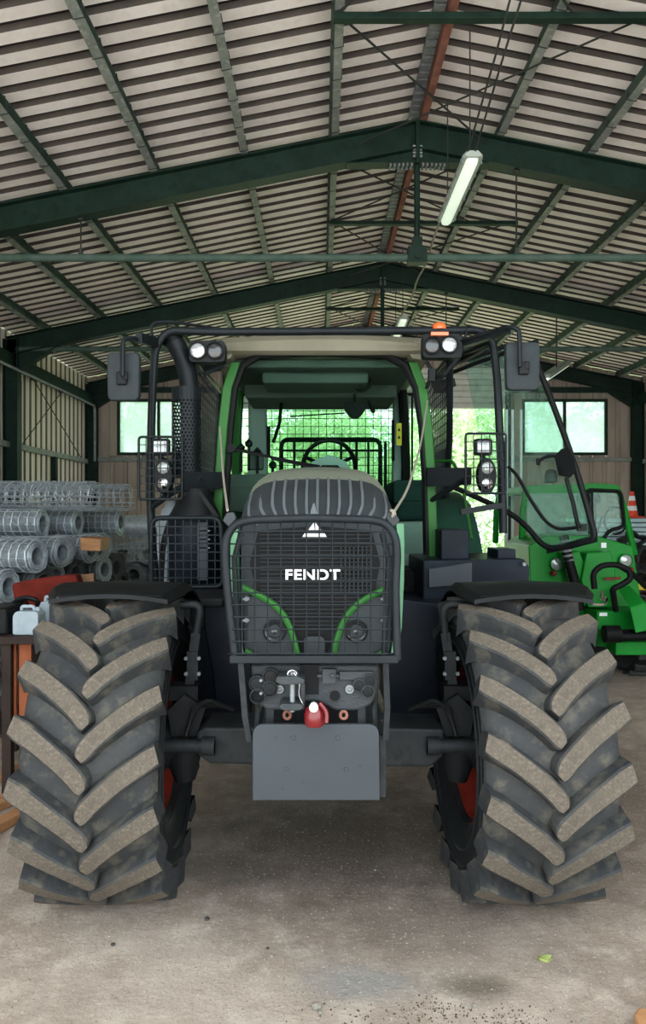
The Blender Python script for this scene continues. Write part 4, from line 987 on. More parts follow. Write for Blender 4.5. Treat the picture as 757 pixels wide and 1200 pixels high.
# perforated heat shield: a wall of small plates with open holes between (real openings)
b = MB(); rr_ = .096; nseg, nz_ = 26, 22; z0 = P(0, 560, 4.85).z; z1 = P(0, 455, 4.85).z; hz = (z1 - .08 - z0) / nz_
for j in range(nz_):
    for i in range(nseg):
        a0 = 2 * math.pi * (i + .5 * (j % 2)) / nseg; da = 2 * math.pi / nseg
        zc = z0 + (j + .5) * hz
        pin = []; pout = []
        for k in range(6):
            t = k * math.pi / 3 + math.pi / 6; pin.append((a0 + math.cos(t) * da * .30, zc + math.sin(t) * hz * .36))
        po = [(a0 + da * .5, zc), (a0 + da * .5, zc + hz * .5), (a0 - da * .5, zc + hz * .5), (a0 - da * .5, zc - hz * .5), (a0 + da * .5, zc - hz * .5)]
        po = [(a0 + da * .5, zc + hz * .5), (a0, zc + hz * .5), (a0 - da * .5, zc + hz * .5), (a0 - da * .5, zc - hz * .5), (a0, zc - hz * .5), (a0 + da * .5, zc - hz * .5)]
        f3 = lambda q: Vector((SXc.x + math.cos(q[0]) * rr_, SXc.y + math.sin(q[0]) * rr_, q[1]))
        A = b.ring([f3(q) for q in pin]); B = b.ring([f3(q) for q in po]); b.bridge(A, B)
b.lathe([(rr_, z1 - .08), (rr_, z1), (rr_ - .004, z1), (rr_ - .004, z1 - .08)], (SXc.x, SXc.y, 0), (0, 0, 1), 26)
add(b, 'heat_shield', 'black_metal', ex, smooth=False, norm=False)
# work lamps
def round_lamp(px, py, Y, r_, lens, parent, name='work_lamp'):
    c = P(px, py, Y); b = MB(); b.lathe([(.0, .09), (r_ * .6, .085), (r_ * .95, .04), (r_, 0), (r_ * .9, -.008), (r_ * .86, .004)], c, (0, 1, 0), 24); o = add(b, name, 'black_plastic', parent)
    b = MB(); b.lathe([(.0, -.006), (r_ * .5, -.003), (r_ * .87, .004)], c, (0, 1, 0), 24); add(b, 'lamp_lens', lens, o); return o
for s, (x0, x1, y0, y1, l) in ((-1, (222, 264, 399, 424, ((232, 411, 'lens'), (252, 411, 'lens_dark')))), (1, (496, 542, 391, 419, ((507, 405, 'lens_dark'), (527, 404, 'lens'))))):
    b = MB(); b.prism(fillet([K(x0, y0, -.02), K(x1, y0, -.02), K(x1, y1, -.02), K(x0, y1, -.02)], .03, 3, True), (0, .10, 0)); bx = add(b, 'lamp_block', 'black_plastic', cage, smooth=False)
    for x, y, ln in l: c = K(x, y, -.03); q = MB(); q.lathe([(.054, .01), (.056, -.01), (.048, -.014), (.046, 0)], c, (0, 1, 0), 24); add(q, 'lamp_bezel', 'black_plastic', bx); q = MB(); q.lathe([(.0, -.014), (.025, -.011), (.047, -.002)], c, (0, 1, 0), 24); add(q, 'lamp_lens', ln, bx)
b = MB(); c = K(515, 388, .0); b.lathe([(.0, .035), (.03, .03), (.045, .015), (.048, 0), (.048, -.012), (0, -.012)], c + Vector((0, 0, .02)), (0, 0, 1), 20); b.box(K(515, 392, -.03), (.11, .05, .022)); add(b, 'beacon_lamp', 'amber', cage)
b = MB(); b.tube(fillet([K(500, 424, .1), K(508, 436, .1), K(500, 455, .2)], .05), .012, 8); b.box(K(506, 440, .1), (.04, .06, .08)); b.tube([K(520, 440, 0), K(538, 420, 0), K(545, 395, 0)], .012, 6); b.tube([K(545, 398, -.02), K(548, 385, -.02), K(540, 393, -.02)], .009, 6); add(b, 'lamp_bracket', 'bracket', cage)
b = MB(); b.loft([[P(x, y, 5.3) for x, y in ((506, 446), (533, 443), (535, 452), (520, 461), (508, 460))], [P(x, y, 5.4) for x, y in ((506, 446), (533, 443), (535, 452), (520, 461), (508, 460))]]); add(b, 'work_lamp', 'black_plastic', T)
for s, sxp in ((-1, 188), (1, 565)):
    c = P(sxp + 1, 524, KY - .06); b = MB(); b.box(c, (.115, .06, .105)); sl = add(b, 'square_work_lamp', 'black_plastic', cage, smooth=False, bevel=.015)
    b = MB(); b.box(c + Vector((0, -.033, 0)), (.085, .01, .075)); add(b, 'lamp_lens', 'lens', sl, smooth=False, bevel=.006)
    b = MB(); b.tube([c + Vector((0, .0, -.05)), c + Vector((0, .01, -.10))], .018, 8); add(b, 'lamp_mount', 'black_plastic', sl)
    c = P(sxp + 5, 558, KY - .06); b = MB(); b.loft([[c + Vector((math.cos(t) * .062 * k, yy, math.sin(t) * .115 * k)) for t in [i * math.pi / 10 for i in range(20)]] for k, yy in ((.9, .05), (1, .02), (1, -.02), (.9, -.035))]); rl = add(b, 'indicator_housing', 'black_plastic', cage)
    for dz, r_, ln in ((.05, .038, 'lens'), (-.048, .036, 'chrome')):
        q = MB(); q.lathe([(.0, -.012), (r_ * .7, -.008), (r_, 0)], c + Vector((0, -.034, dz)), (0, 1, 0), 20); add(q, 'lamp_lens', ln, rl)
# mirrors
for s, (x0, x1, y0, y1) in ((-1, (126, 165, 413, 470)), (1, (592, 633, 401, 458))):
    YM = 4.35; b = MB(); xm, ym = (x0 + x1) / 2, (y0 + y1) / 2; hw, hh = (x1 - x0) / 2 * YM / F, (y1 - y0) / 2 * YM / F; c = P(xm, ym, YM)
    secs = []
    for yy, k in ((0.06, .80), (.035, .97), (.0, 1.0), (-.015, .96), (-.022, .86)):
        o4 = [Vector((c.x + a * hw * k * (1 - (.05 if bb < 0 else 0)), c.y + yy, c.z + bb * hh * k)) for a, bb in ((-1, 1), (1, 1), (1, -1), (-1, -1))]
        secs.append(fillet(o4, .035, 4, True))
    b.loft(secs); mo = add(b, 'wing_mirror', 'mirror_grey', T)
    b = MB(); jx = x0 + 17 if s < 0 else x0 + 22; b.box(P(jx, ym + 2, YM - .035), (.06, .03, .075)); b.box(P(jx + 4, ym - 1, YM - .045), (.03, .02, .05)); add(b, 'mirror_joint', 'black_plastic', mo, smooth=False, bevel=.008)
    b = MB()
    if s < 0: b.tube(fillet([P(144, 441, YM - .06), P(144, 398, YM - .06), P(155, 396, YM - .02), P(180, 404, KY)], .05), .014, 8); b.bar(P(163, 396, YM + .05), P(184, 402, KY), .04, .06)
    else: b.tube(fillet([P(610, 430, YM - .06), P(609, 387, YM - .06), P(600, 383, YM - .04), P(540, 400, KY + .0)], .05), .014, 8); b.bar(P(596, 386, YM), P(545, 402, KY), .04, .05)
    add(b, 'mirror_arm', 'black_metal', mo)
# slatted dark bar left of exhaust, hoses
b = MB(); b.tube(fillet([K(190, 690, .1), K(192, 640, .1), K(203, 602, .1), K(226, 580, .1)], .1), .028, 10); add(b, 'intake_hose', 'black_plastic', T)

# ---- opened right-hand cab door (frame, glass, inner handle)
def D(px, py, dd=0.):
    Y = 6.15 - (px - 500) / 200 * .95; return P(px, py, Y + dd)
outer = [(532, 423), (604, 402), (627, 418), (652, 483), (676, 550), (701, 634), (640, 648), (607, 605), (575, 590), (548, 560)]
outer = [(625, 412), (652, 483), (676, 550), (701, 634), (640, 649), (607, 606), (592, 596), (592, 430), (604, 404)]
b = MB(); b.tube(fillet([D(x, y) for x, y in ((598, 404), (624, 412), (652, 483), (676, 550), (699, 632), (641, 646), (610, 607), (560, 583), (520, 566))], [.05, .1, .3, .3, .06, .12, .3, .2, .1], 6), .022, 10)
door = add(b, 'door_frame', 'black_plastic', T)
b = MB(); b.prism([D(x, y) for x, y in ((600, 406), (624, 414), (652, 483), (676, 550), (698, 630), (642, 644), (611, 606), (575, 590), (560, 500), (545, 426))], (0, .006, 0)); add(b, 'door_glass', 'door_glass', door, smooth=False)
b = MB(); b.tube([D(598, 404), D(560, 416), D(530, 428), D(505, 440)], .018, 8); add(b, 'door_rail', 'black_plastic', door); b = MB(); b.loft([[D(x, y, d) for d in (0, .04)] + [D(x + 1, y + 9, d) for d in (.04, 0)] for x, y in ((640, 640), (670, 634), (700, 626))]); add(b, 'door_rail', 'black_plastic', door)
b = MB(); b.tube(fillet([D(596, 547, -.05), D(606, 556, -.07), D(622, 586, -.08), D(640, 612, -.08), D(655, 621, -.08), D(682, 617, -.06)], .12, 5), .013, 8); b.box(D(682, 618, -.04), (.06, .04, .05)); add(b, 'door_grab_bar', 'black_plastic', door)
b = MB(); b.loft([[D(x, y, d) for x, y in ((650, 535), (658, 526), (668, 526), (674, 540), (675, 553), (668, 560), (655, 557))] for d in (-.09, -.01)]); lk = add(b, 'door_lock', 'black_plastic', door, smooth=False)
b = MB(); b.tube(fillet([D(652, 534, -.07), D(640, 535, -.09), D(631, 541, -.09)], .03), .012, 8); b.lathe([(.0, -.03), (.016, -.02), (.016, .02), (0, .03)], D(631, 541, -.09), (0, .2, 1), 8); b.tube([D(664, 560, -.05), D(672, 590, -.04), D(678, 617, -.03)], .016, 8); add(b, 'door_handle', 'black_plastic', lk)

# ------------------------------------------------------------------ hanging light fittings and their cable
def fitting(Y0, Y1_, label):
    x0, z0 = 1.29, CAM_H + 2.98
    t = thing('fluorescent_fitting', label, 'light', (x0, (Y0 + Y1_) / 2, z0), group='fluorescent fittings under the roof')
    b = MB(); L_ = Y1_ - Y0
    def sec(y, k): return [Vector((x0 + x * k, y, z0 + .035 + z * k)) for x, z in ((-.085, -.01), (-.085, .02), (-.05, .055), (.05, .055), (.085, .02), (.085, -.01))]
    b.loft([sec(Y0, .8), sec(Y0 + .03, 1), sec(Y1_ - .03, 1), sec(Y1_, .8)]); add(b, 'housing', 'lamp_body', t, smooth=False)
    b = MB()
    def sec2(y, k): return [Vector((x0 + x * k, y, z0 + .03 + z * k)) for x, z in ((.052, -.002), (.046, -.035), (.024, -.050), (-.024, -.050), (-.046, -.035), (-.052, -.002))]
    b.loft([sec2(Y0 + .03, .85), sec2(Y0 + .06, 1), sec2(Y1_ - .06, 1), sec2(Y1_ - .03, .85)]); add(b, 'diffuser', 'tube_lit', t)
    for i in range(6):
        for s in (-1, 1): b = MB(); y = Y0 + .1 + i * (L_ - .2) / 5; b.box((x0 + s * .086, y, z0 + .03), (.012, .03, .04)); add(b, 'clip', 'galv', t, smooth=False)
    for y in (Y0 + .15, Y1_ - .15):
        b = MB(); b.tube([(x0, y, z0 + .085), (x0, y, zroof(x0) - .05)], .006, 5); add(b, 'hanger_wire', 'rod', t)
    return t
fitting(6.25, 7.68, 'long grey fluorescent light fitting hanging nearest, right of the ridge')
fitting(11.5, 12.9, 'small distant fluorescent light fitting just above the tractor cage')
b = MB(); zc = CAM_H + 3.04
pts = [(1.245, 7.7, zc), (1.22, 8.1, zc - .08), (1.25, 8.7, zc - .10), (1.19, 9.2, zc - .16), (1.24, 9.9, zc - .12), (1.2, 10.6, zc - .14), (1.24, 11.48, zc)]
b.tube(fillet(pts, .2, 4), .012, 6); tag(add(b, 'light_cable', 'cable'), 'pale slack cable running between the two hanging light fittings', 'cable')
for i, dx in enumerate((0, .06)):
    b = MB(); b.tube([(1.245 + dx, 6.27, CAM_H + 3.05), (1.28 + dx, 5.4, CAM_H + 3.35), (1.35 + dx*2, 4.3, CAM_H + 3.95)], .009, 5); tag(add(b, 'feed_cable', 'rod'), ('thin' if i else 'thick') + ' dark feed cable rising from the nearest light fitting to the roof', 'cable', 'feed cables')
b = MB(); b.span((4.35, 13.6, 4.25), (4.45, 14.9, 4.31)); t = thing('fluorescent_fitting', 'short pale light fitting beyond the right wing mirror', 'light', tuple(P(655, 436, 13.2)), group='fluorescent fittings under the roof')
b = MB(); c0, c1 = P(640, 441, 12.6), P(664, 425, 13.8); b.bar(c0, c1, .16, .07); add(b, 'housing', 'lamp_body', t, smooth=False); b = MB(); b.bar(c0 - Vector((0, 0, .05)), c1 - Vector((0, 0, .05)), .09, .04); add(b, 'diffuser', 'tube_lit', t, smooth=False)
b = MB(); m0 = (c0 + c1) / 2; b.tube([m0, (m0.x, m0.y, zroof(m0.x) + .03)], .012, 6); add(b, 'hanger_wire', 'rod', t)

# ------------------------------------------------------------------ left: wire rolls, cushion, cans
def roll_proto(mat_, name, length, r0, seed):
    rr = random.Random(seed); t = thing(name, None, 'wire roll')
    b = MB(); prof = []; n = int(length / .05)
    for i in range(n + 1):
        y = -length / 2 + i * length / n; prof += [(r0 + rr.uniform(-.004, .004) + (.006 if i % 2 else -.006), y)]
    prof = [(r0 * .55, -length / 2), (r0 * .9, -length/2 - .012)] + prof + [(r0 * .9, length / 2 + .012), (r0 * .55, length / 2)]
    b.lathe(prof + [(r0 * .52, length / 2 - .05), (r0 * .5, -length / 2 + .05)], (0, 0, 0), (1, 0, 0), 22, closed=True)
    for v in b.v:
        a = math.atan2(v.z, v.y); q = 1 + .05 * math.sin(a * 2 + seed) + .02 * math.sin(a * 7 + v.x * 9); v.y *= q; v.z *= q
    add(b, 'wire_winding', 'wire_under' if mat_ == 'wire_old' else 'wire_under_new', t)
    b = MB()     # turns of wire round the outside, and the frayed ends seen at the mouth
    m = int(length / .085)
    for i in range(m + 1):
        y = -length / 2 + i * length / m; k = 14
        b.tube([(y + rr.uniform(-.008, .008), math.cos(j * 2 * math.pi / k) * (r0 + .010) * (1 + .05 * math.sin(j * 4 * math.pi / k + seed)), math.sin(j * 2 * math.pi / k) * (r0 + .010) * (1 + .05 * math.sin(j * 4 * math.pi / k + seed))) for j in range(k)], .009, 4, closed=True)
    for q in (.62, .72, .82, .92):
        for s in (-1, 1):
            k = 14; b.tube([(s * (length / 2 + .012), math.cos(j * 2 * math.pi / k) * r0 * q * rr.uniform(.97, 1.03), math.sin(j * 2 * math.pi / k) * r0 * q) for j in range(k)], .005, 4, closed=True)
    for j in range(12):
        a = j * math.pi / 6; b.tube([(-length / 2, math.cos(a) * (r0 + .006), math.sin(a) * (r0 + .006)), (length / 2, math.cos(a + .1) * (r0 + .006), math.sin(a + .1) * (r0 + .006))], .004, 3)
    add(b, 'wire_turns', mat_, t, smooth=False, kind='stuff')
    return t
pa = roll_proto('wire_old', 'wire_roll', 1.5, .17, 1); pb = roll_proto('wire_new', 'wire_roll', 1.5, .17, 4)
used = {id(pa): False, id(pb): False}
def put(proto, loc, rot, label, group, sc=1.0):
    if not used[id(proto)]: used[id(proto)] = True; proto.location = loc; proto.rotation_euler = rot; proto['label'] = label; proto['group'] = group; o = proto
    else: o = dup(proto, loc, rot, label, group)
    o.scale = (1, sc, sc); return o
YAW = -.30
lay = ['bottom', 'second', 'third', 'fourth', 'fifth', 'top']
nth = ['first', 'second', 'third', 'fourth', 'fifth', 'sixth', 'seventh', 'eighth', 'ninth', 'tenth', 'eleventh', 'twelfth', 'thirteenth', 'fourteenth']
for L_ in range(6):
    for i in range(13 - L_):
        if L_ < 2 and i < 1: continue
        y = 6.55 + i * .335 + (L_ % 2) * .165 + L_ * .02; z = .16 + L_ * .262; xe = -2.74 + rnd.uniform(-.09, .12) + i * .02
        yaw = YAW + rnd.uniform(-.03, .03)
        cx = xe - .75 * math.cos(yaw); cy = y - .75 * math.sin(yaw)
        put(pb if L_ == 5 or (L_ == 4 and i % 3 == 0) else pa, (cx, cy, z), (rnd.uniform(0, 6), 0, yaw), 'wire netting roll, %s from the entrance in the %s layer of the left stack' % (nth[i], lay[L_]), 'wire netting rolls stacked by the left wall', .87)
for i, (x, y, z, s_) in enumerate(((-3.75, 8.05, 1.755, .86), (-3.55, 8.60, 1.755, .86), (-3.25, 9.3, 1.75, .86))):
    put(pb, (x, y, z), (1 + i, 0, -.12), '%s long bright wire roll lying across the top of the left stack' % ['nearest', 'middle', 'rearmost'][i], 'long rolls on top of the stack', s_)
def loose_roll(c, length, r0, turns, label, seed, yaw):
    rr = random.Random(seed); t = thing('loose_netting_roll', label, 'wire roll', c, (0, 0, yaw), 'loose open netting rolls'); b = MB()
    def q(u, th):
        r_ = r0 * (1 - .10 * th / (2 * math.pi)) * (1 + .03 * math.sin(u * 9 + th)); return Vector((u, math.cos(th) * r_ * 1.1, math.sin(th) * r_ + .0))
    n = int(length / .09)
    for i in range(n + 1):
        u = -length / 2 + i * length / n; k = int(16 * turns); pts = [q(u + rr.uniform(-.02, .02), j * 2 * math.pi / 16) for j in range(k)]; b.tube(pts, .0042, 3)
    for j in range(int(16 * turns)):
        th = j * 2 * math.pi / 16 + rr.uniform(-.05, .05); b.tube([q(-length / 2, th), q(0, th), q(length / 2 + rr.uniform(-.05, .12), th)], .004, 3)
    add(b, 'netting', 'wire_new', t, smooth=False, inv=False, kind='stuff'); return t
loose_roll((-3.65, 8.25, 2.055), 2.3, .17, 2.6, 'big loose see-through roll of wire netting topping the left stack', 3, -.10)
loose_roll((-3.45, 8.85, 2.05), 2.3, .17, 2.4, 'second loose netting roll just behind the topmost one', 5, -.10)
loose_roll((-2.75, 10.4, 1.36), 1.0, .2, 1.6, 'tangled loose netting at the far end of the left stack', 8, .4)
# bright rolls further back
k = 0
for L_ in range(4):
    for i in range(5 - L_ // 2):
        x = -3.05 + i * .40 + (L_ % 2) * .2 - .3; y = 12.1 + .05 * i; z = .18 + L_ * .34
        put(pb, (x, y + .6, z), (1.0 + i, 0, 1.35 + .05 * L_), 'bright wire roll end-on, %s across in the %s layer of the rear stack' % (nth[i], lay[L_]), 'bright wire rolls of the rear stack')
        k += 1
t = thing('netting_bale', 'pale flat-topped netting roll on the rear stack near the cage', 'wire roll', (-2.7, 12.7, 1.58)); b = MB(); b.lathe([(.05, -.7), (.19, -.7)] + [(.19 + (.008 if i % 2 else 0), -.68 + i * .06) for i in range(23)] + [(.19, .7), (.05, .7)], (-2.7, 12.7, 1.63), (1, .05, 0), 20, closed=True); add(b, 'netting', 'wire_new', t)
zt_ = P(0, 745, 4.95).z
# timber block among the rolls, brown board, cushion
b = MB(); b.prism([P(94, 630, 7.6), P(119, 632, 7.6), P(118, 646, 7.6), P(95, 645, 7.6)], (-.05, .5, 0)); tag(add(b, 'timber_block', 'pale_wood', bevel=.006), 'orange-brown sawn timber block wedged among the wire rolls', 'wood')
b = MB(); b.prism([P(91, 674, 5.9), P(110, 672, 5.9), Vector((P(111, 700, 5.9).x, 5.9, zt_ + .002)), Vector((P(93, 702, 5.9).x, 5.9, zt_ + .002))], (0, .04, 0)); tag(add(b, 'brown_board', 'card', bevel=.004), 'small brown square board behind the red cushion', 'board')
b = MB(); cu = [P(13, 684, 5.7), P(45, 678, 5.7), P(89, 673, 5.7), P(94, 690, 5.7), Vector((P(92, 0, 5.7).x, 5.7, zt_ + .002)), Vector((P(20, 0, 5.7).x, 5.7, zt_ + .002))]; b.prism(fillet(cu, .03, 3, True), (0, .14, .0)); tag(add(b, 'red_cushion', 'cushion', bevel=.03, seg=3), 'worn dark red seat cushion leaning beside the wire rolls', 'cushion')
# dark cabinet with orange timber front
cb = thing('workbench', 'dark-framed wooden bench with orange plank front beside the left tyre', 'bench', (-2.15, 5.1, 0))
b = MB(); pass; b.span((-2.60, 4.9, zt_ - .05), (-1.75, 6.1, zt_)); add(b, 'bench_top', 'dark_wood', cb, smooth=False, bevel=.005)
for i, (x0, x1) in enumerate(((5, 21.5), (22.5, 39))):
    b = MB(); b.span(P(x0, 752, 4.98), P(x1, 842, 5.01)); add(b, 'plank', 'wood', cb, smooth=False, bevel=.004)
b = MB()
for x, y in ((-2.42, 4.93), (-2.10, 4.93), (-1.80, 4.93), (-2.42, 5.8), (-1.80, 5.8)):
    b = MB(); b.span((x - .03, y, 0), (x + .03, y + .06, zt_ - .05)); add(b, 'leg', 'dark_wood', cb, smooth=False)
b = MB(); b.span((-2.42, 5.0, .35), (-1.8, 5.85, .37)); add(b, 'shelf', 'dark_wood', cb, smooth=False); b = MB(); b.span((-2.42, 5.80, .37), (-1.8, 5.84, zt_ - .06)); add(b, 'back_panel', 'dark_wood', cb, smooth=False)
b = MB(); b.prism([P(-30, 715, 4.98), P(8, 712, 4.98), P(10, 745, 4.98), P(-30, 745, 4.98)], (0, .4, 0)); tag(add(b, 'black_toolbox', 'black_plastic', bevel=.02), 'black box on the bench left of the white canister', 'box')
def jerrycan(x0, x1, y0, y1, Y, label, face):
    c = P((x0 + x1) / 2, y1, Y); w = (x1 - x0) * Y / F; h = (y1 - y0) * Y / F; c.z = zt_
    t = thing('jerrycan', label, 'canister', tuple(c), group='white canisters on the bench')
    b = MB(); hw = w / 2; body = fillet([Vector((-hw, 0, 0)), Vector((hw, 0, 0)), Vector((hw, 0, h * .76)), Vector((hw * .8, 0, h * .86)), Vector((-hw * .75, 0, h * .86)), Vector((-hw, 0, h * .70))], [.015] * 6, 3, True)
    b.prism([c + p for p in body], (0, .14, 0)); add(b, 'can_body', 'can_white', t, bevel=.012)
    b = MB(); b.tube(fillet([c + Vector((-hw * .6, .07, h * .84)), c + Vector((-hw * .6, .07, h)), c + Vector((hw * .35, .07, h)), c + Vector((hw * .4, .07, h * .84))], .03, 4), .012, 8); add(b, 'handle', 'can_white', t)
    b = MB(); b.cyl(c + Vector((hw * .68, .07, h * .83)), c + Vector((hw * .68, .07, h * .97)), .022, 14); add(b, 'cap', 'can_white', t)
    return t
jerrycan(15, 45, 713, 745, 4.98, 'white plastic jerrycan with handle on the bench by the left tyre', 0)
jerrycan(46, 64, 707, 742, 5.3, 'translucent white canister half behind the left tyre', 0)
b = MB(); b.tube(fillet([P(16, 712, 5.3), P(18, 704, 5.3), P(30, 700, 5.3), P(44, 703, 5.3), P(46, 715, 5.35)], .03, 4), .018, 8); b.lathe([(.0, -.04), (.05, -.03), (.055, .03), (0, .05)], P(27, 712, 5.35), (1, 0, .3), 14); b.lathe([(0, -.16), (.035, -.16), (.035, 0), (0, 0)], P(34, 712, 5.35), (0, 0, 1), 10); tag(add(b, 'sprayer_nozzle', 'black_plastic'), 'black hand sprayer standing behind the white jerrycan', 'sprayer')
# loose planks on the floor at far left
for i, (x0, y0, x1, y1, yy, w) in enumerate(((-25, 935, 30, 905, 4.7, .12), (-20, 905, 35, 880, 5.2, .10), (-30, 965, 12, 940, 4.3, .09))):
    z = .03 + .0 * i; p0 = P(x0, y0, yy); p1 = P(x1, y1, yy); b = MB(); b.bar((p0.x, yy - .3, z), (p1.x, yy + .35, z), w, .05); tag(add(b, 'floor_plank', 'pale_wood', bevel=.004), '%s loose timber plank on the floor beside the left tyre' % ['middle', 'rearmost', 'nearest'][i], 'plank', 'planks on the floor')

# ------------------------------------------------------------------ right: green wheel loader
LX, LY = 2.95, 8.0
G = thing('wheel_loader', 'small bright green compact loader with dusty cab parked behind right', 'loader', (LX, LY, 0))
def Q(px, py, Y): return P(px, py, Y)
def part(poly, Y, dep, name, m, parent=G, bevel=.012, label=None):
    b = MB(); b.prism([P(x, y, Y) for x, y in poly], (0, dep, 0)); return add(b, name, m, parent, smooth=False, bevel=bevel)
body = part([(620, 640), (640, 628), (700, 628), (742, 640), (750, 690), (752, 720), (700, 715), (640, 712), (622, 690)], 7.9, 1.0, 'front_body', 'loader_green')
part([(688, 648), (716, 646), (722, 668), (720, 712), (690, 712), (682, 680)], 7.65, .3, 'centre_hood', 'loader_green', body)
part([(660, 648), (680, 646), (700, 700), (684, 712)], 7.7, .22, 'left_boom', 'loader_green', body)
part([(700, 716), (757, 716), (757, 738), (700, 738)], 7.5, .5, 'cross_member', 'loader_green', body)
part([(722, 752), (775, 752), (775, 768), (722, 768)], 7.35, .25, 'lower_plate', 'loader_green', body)
bm = MB(); bm.loft([[P(x, y, Y) for x, y, Y in q] for q in (((724, 688, 7.5), (738, 686, 7.5), (738, 686, 7.62), (724, 688, 7.62)), ((738, 712, 7.2), (757, 706, 7.2), (757, 706, 7.35), (738, 712, 7.35)), ((745, 742, 7.1), (770, 736, 7.1), (770, 736, 7.3), (745, 742, 7.3)))]); add(bm, 'boom_arm', 'loader_green', G, smooth=False, bevel=.012)
bm = MB(); bm.cyl(P(708, 743, 7.2), P(726, 743, 7.2), .085, 16); bm.cyl(P(718, 746, 7.2), P(775, 745, 7.2), .045, 12); add(bm, 'pivot_tube', 'cab_dark', G)
# cab
cy0, cy1 = 8.6, 9.9
def cabp(x, y, Y=cy0): return P(x, y, Y)
for nm_, pts in (('cab_post', ((612, 642), (613, 600), (618, 572))), ('cab_post', ((744, 650), (733, 600), (724, 574)))):
    b = MB(); b.tube([cabp(*p) for p in pts], .04, 8); add(b, nm_, 'loader_green', G)
    b = MB(); b.tube([cabp(*p) + Vector((0, 1.3, 0)) for p in pts], .04, 8); add(b, nm_, 'loader_green', G)
b = MB(); b.prism(fillet([cabp(x, y) for x, y in ((612, 576), (618, 569), (700, 566), (726, 568), (728, 577), (612, 579))], .03, 3, True), (0, 1.35, 0)); add(b, 'cab_roof', 'loader_green', G, smooth=False, bevel=.02)
b = MB(); b.tube(fillet([cabp(688, 574, cy0 - .05), cabp(728, 576, cy0 - .05), cabp(732, 617, cy0 - .05), cabp(714, 622, cy0 - .05), cabp(706, 634, cy0 - .05), cabp(694, 636, cy0 - .05)], .06, 4, True), .022, 8, closed=True); add(b, 'window_seal', 'cab_dark', G)
b = MB(); b.prism([cabp(x, y, cy0 - .03) for x, y in ((618, 578), (727, 577), (732, 616), (706, 634), (618, 640))], (0, .006, 0)); add(b, 'loader_windscreen', 'loader_glass', G, smooth=False)
b = MB(); b.tube([cabp(694, 577, cy0 - .07), cabp(695, 632, cy0 - .07)], .014, 6); b.tube([cabp(697, 590, 9.3), cabp(697, 636, 9.3)], .02, 6); b.lathe([(0, -.05), (.07, -.03), (.07, .03), (0, .05)], cabp(697, 584, 9.2), (0, 1, 0), 14); add(b, 'wiper', 'cab_dark', G)
b = MB(); b.span(P(635, 650, 9.7), P(690, 612, 9.5)); add(b, 'loader_seat', 'cab_dark', G, smooth=False, bevel=.04)
b = MB(); c = P(722, 610, 9.2); b.tube([c + Vector((math.cos(a) * .14, 0, math.sin(a) * .17)) for a in [i * math.pi / 10 for i in range(20)]], .014, 6, closed=True); b.tube([P(706, 605, 9.1), P(700, 625, 9.1)], .012, 6); add(b, 'loader_steering_wheel', 'cab_dark', G)
b = MB(); b.tube([P(644, 540, 9.1) + Vector((0, 0, -.16)), P(644, 556, 9.1)], .05, 12); b.lathe([(0, .11), (.06, .09), (.08, .02), (.08, -.06), (0, -.06)], P(646, 560, 9.1), (0, 0, 1), 16); add(b, 'loader_beacon', 'cab_dark', G)
for c, col in (((653, 661), 'lens'), ((734, 657), 'lens')):
    p = P(*c, 7.86); b = MB(); b.lathe([(.07, .05), (.075, 0), (.066, -.012), (.062, .0)], p, (0, 1, 0), 22); h_ = add(b, 'lamp_ring', 'loader_green', G); b = MB(); b.lathe([(0, -.02), (.04, -.012), (.064, 0)], p, (0, 1, 0), 22); add(b, 'lamp_lens', col, h_)
    b = MB(); q = P(c[0] - 4 if c[0] < 700 else c[0] + 6, c[1] + 11, 7.84); b.lathe([(0, -.04), (.02, -.034), (.032, 0), (.03, .04)], q, (0, 1, 0), 14); add(b, 'indicator_lens', 'rim_red', G)
b = MB(); b.tube(fillet([P(661, 628, 7.6), P(666, 655, 7.55), P(674, 680, 7.5), P(680, 715, 7.5)], .2, 5), .05, 10); o = add(b, 'hydraulic_hose', 'cab_dark', G)
b = MB()
for i in range(14): b.lathe([(.052, -.012), (.058, 0), (.052, .012)], P(662.5 + i * 1.2, 634 + i * 5.6, 7.55), (.2, 0, -1), 10)
add(b, 'hose_spiral', 'galv', o, smooth=False, kind='stuff')
b = MB(); b.tube(fillet([P(697, 690, 6.9), P(695, 672, 6.9), P(704, 663, 6.9), P(722, 661, 6.9), P(738, 668, 6.9), P(740, 678, 6.9), P(728, 686, 6.9), P(718, 690, 6.9), P(722, 715, 7.1)], .12, 5), .028, 10); b.tube(fillet([P(722, 661, 6.92), P(742, 672, 6.95), P(757, 688, 7.1)], .1, 4), .026, 8); add(b, 'looped_hose', 'cab_dark', G)
b = MB(); b.tube(fillet([P(692, 700, 7.0), P(692, 708, 6.95), P(710, 709, 6.95), P(711, 700, 7.0)], .05, 4), .014, 8); b.cyl(P(706, 702, 7.0), P(706, 694, 7.1), .02, 8); add(b, 'drag_link', 'chrome', G)
b = MB(); b.prism([P(709, 677, 7.6), P(728, 676, 7.6), P(728, 679, 7.6), P(709, 680, 7.6)], (0, .01, 0)); add(b, 'red_stripe', 'rim_red', G, smooth=False)
part([(705, 642), (711, 642), (711, 636), (705, 636)], 7.88, .01, 'data_plate', 'white', body, 0)
part([(703, 718), (712, 718), (712, 722), (703, 722)], 7.48, .01, 'data_plate', 'white', body, 0)
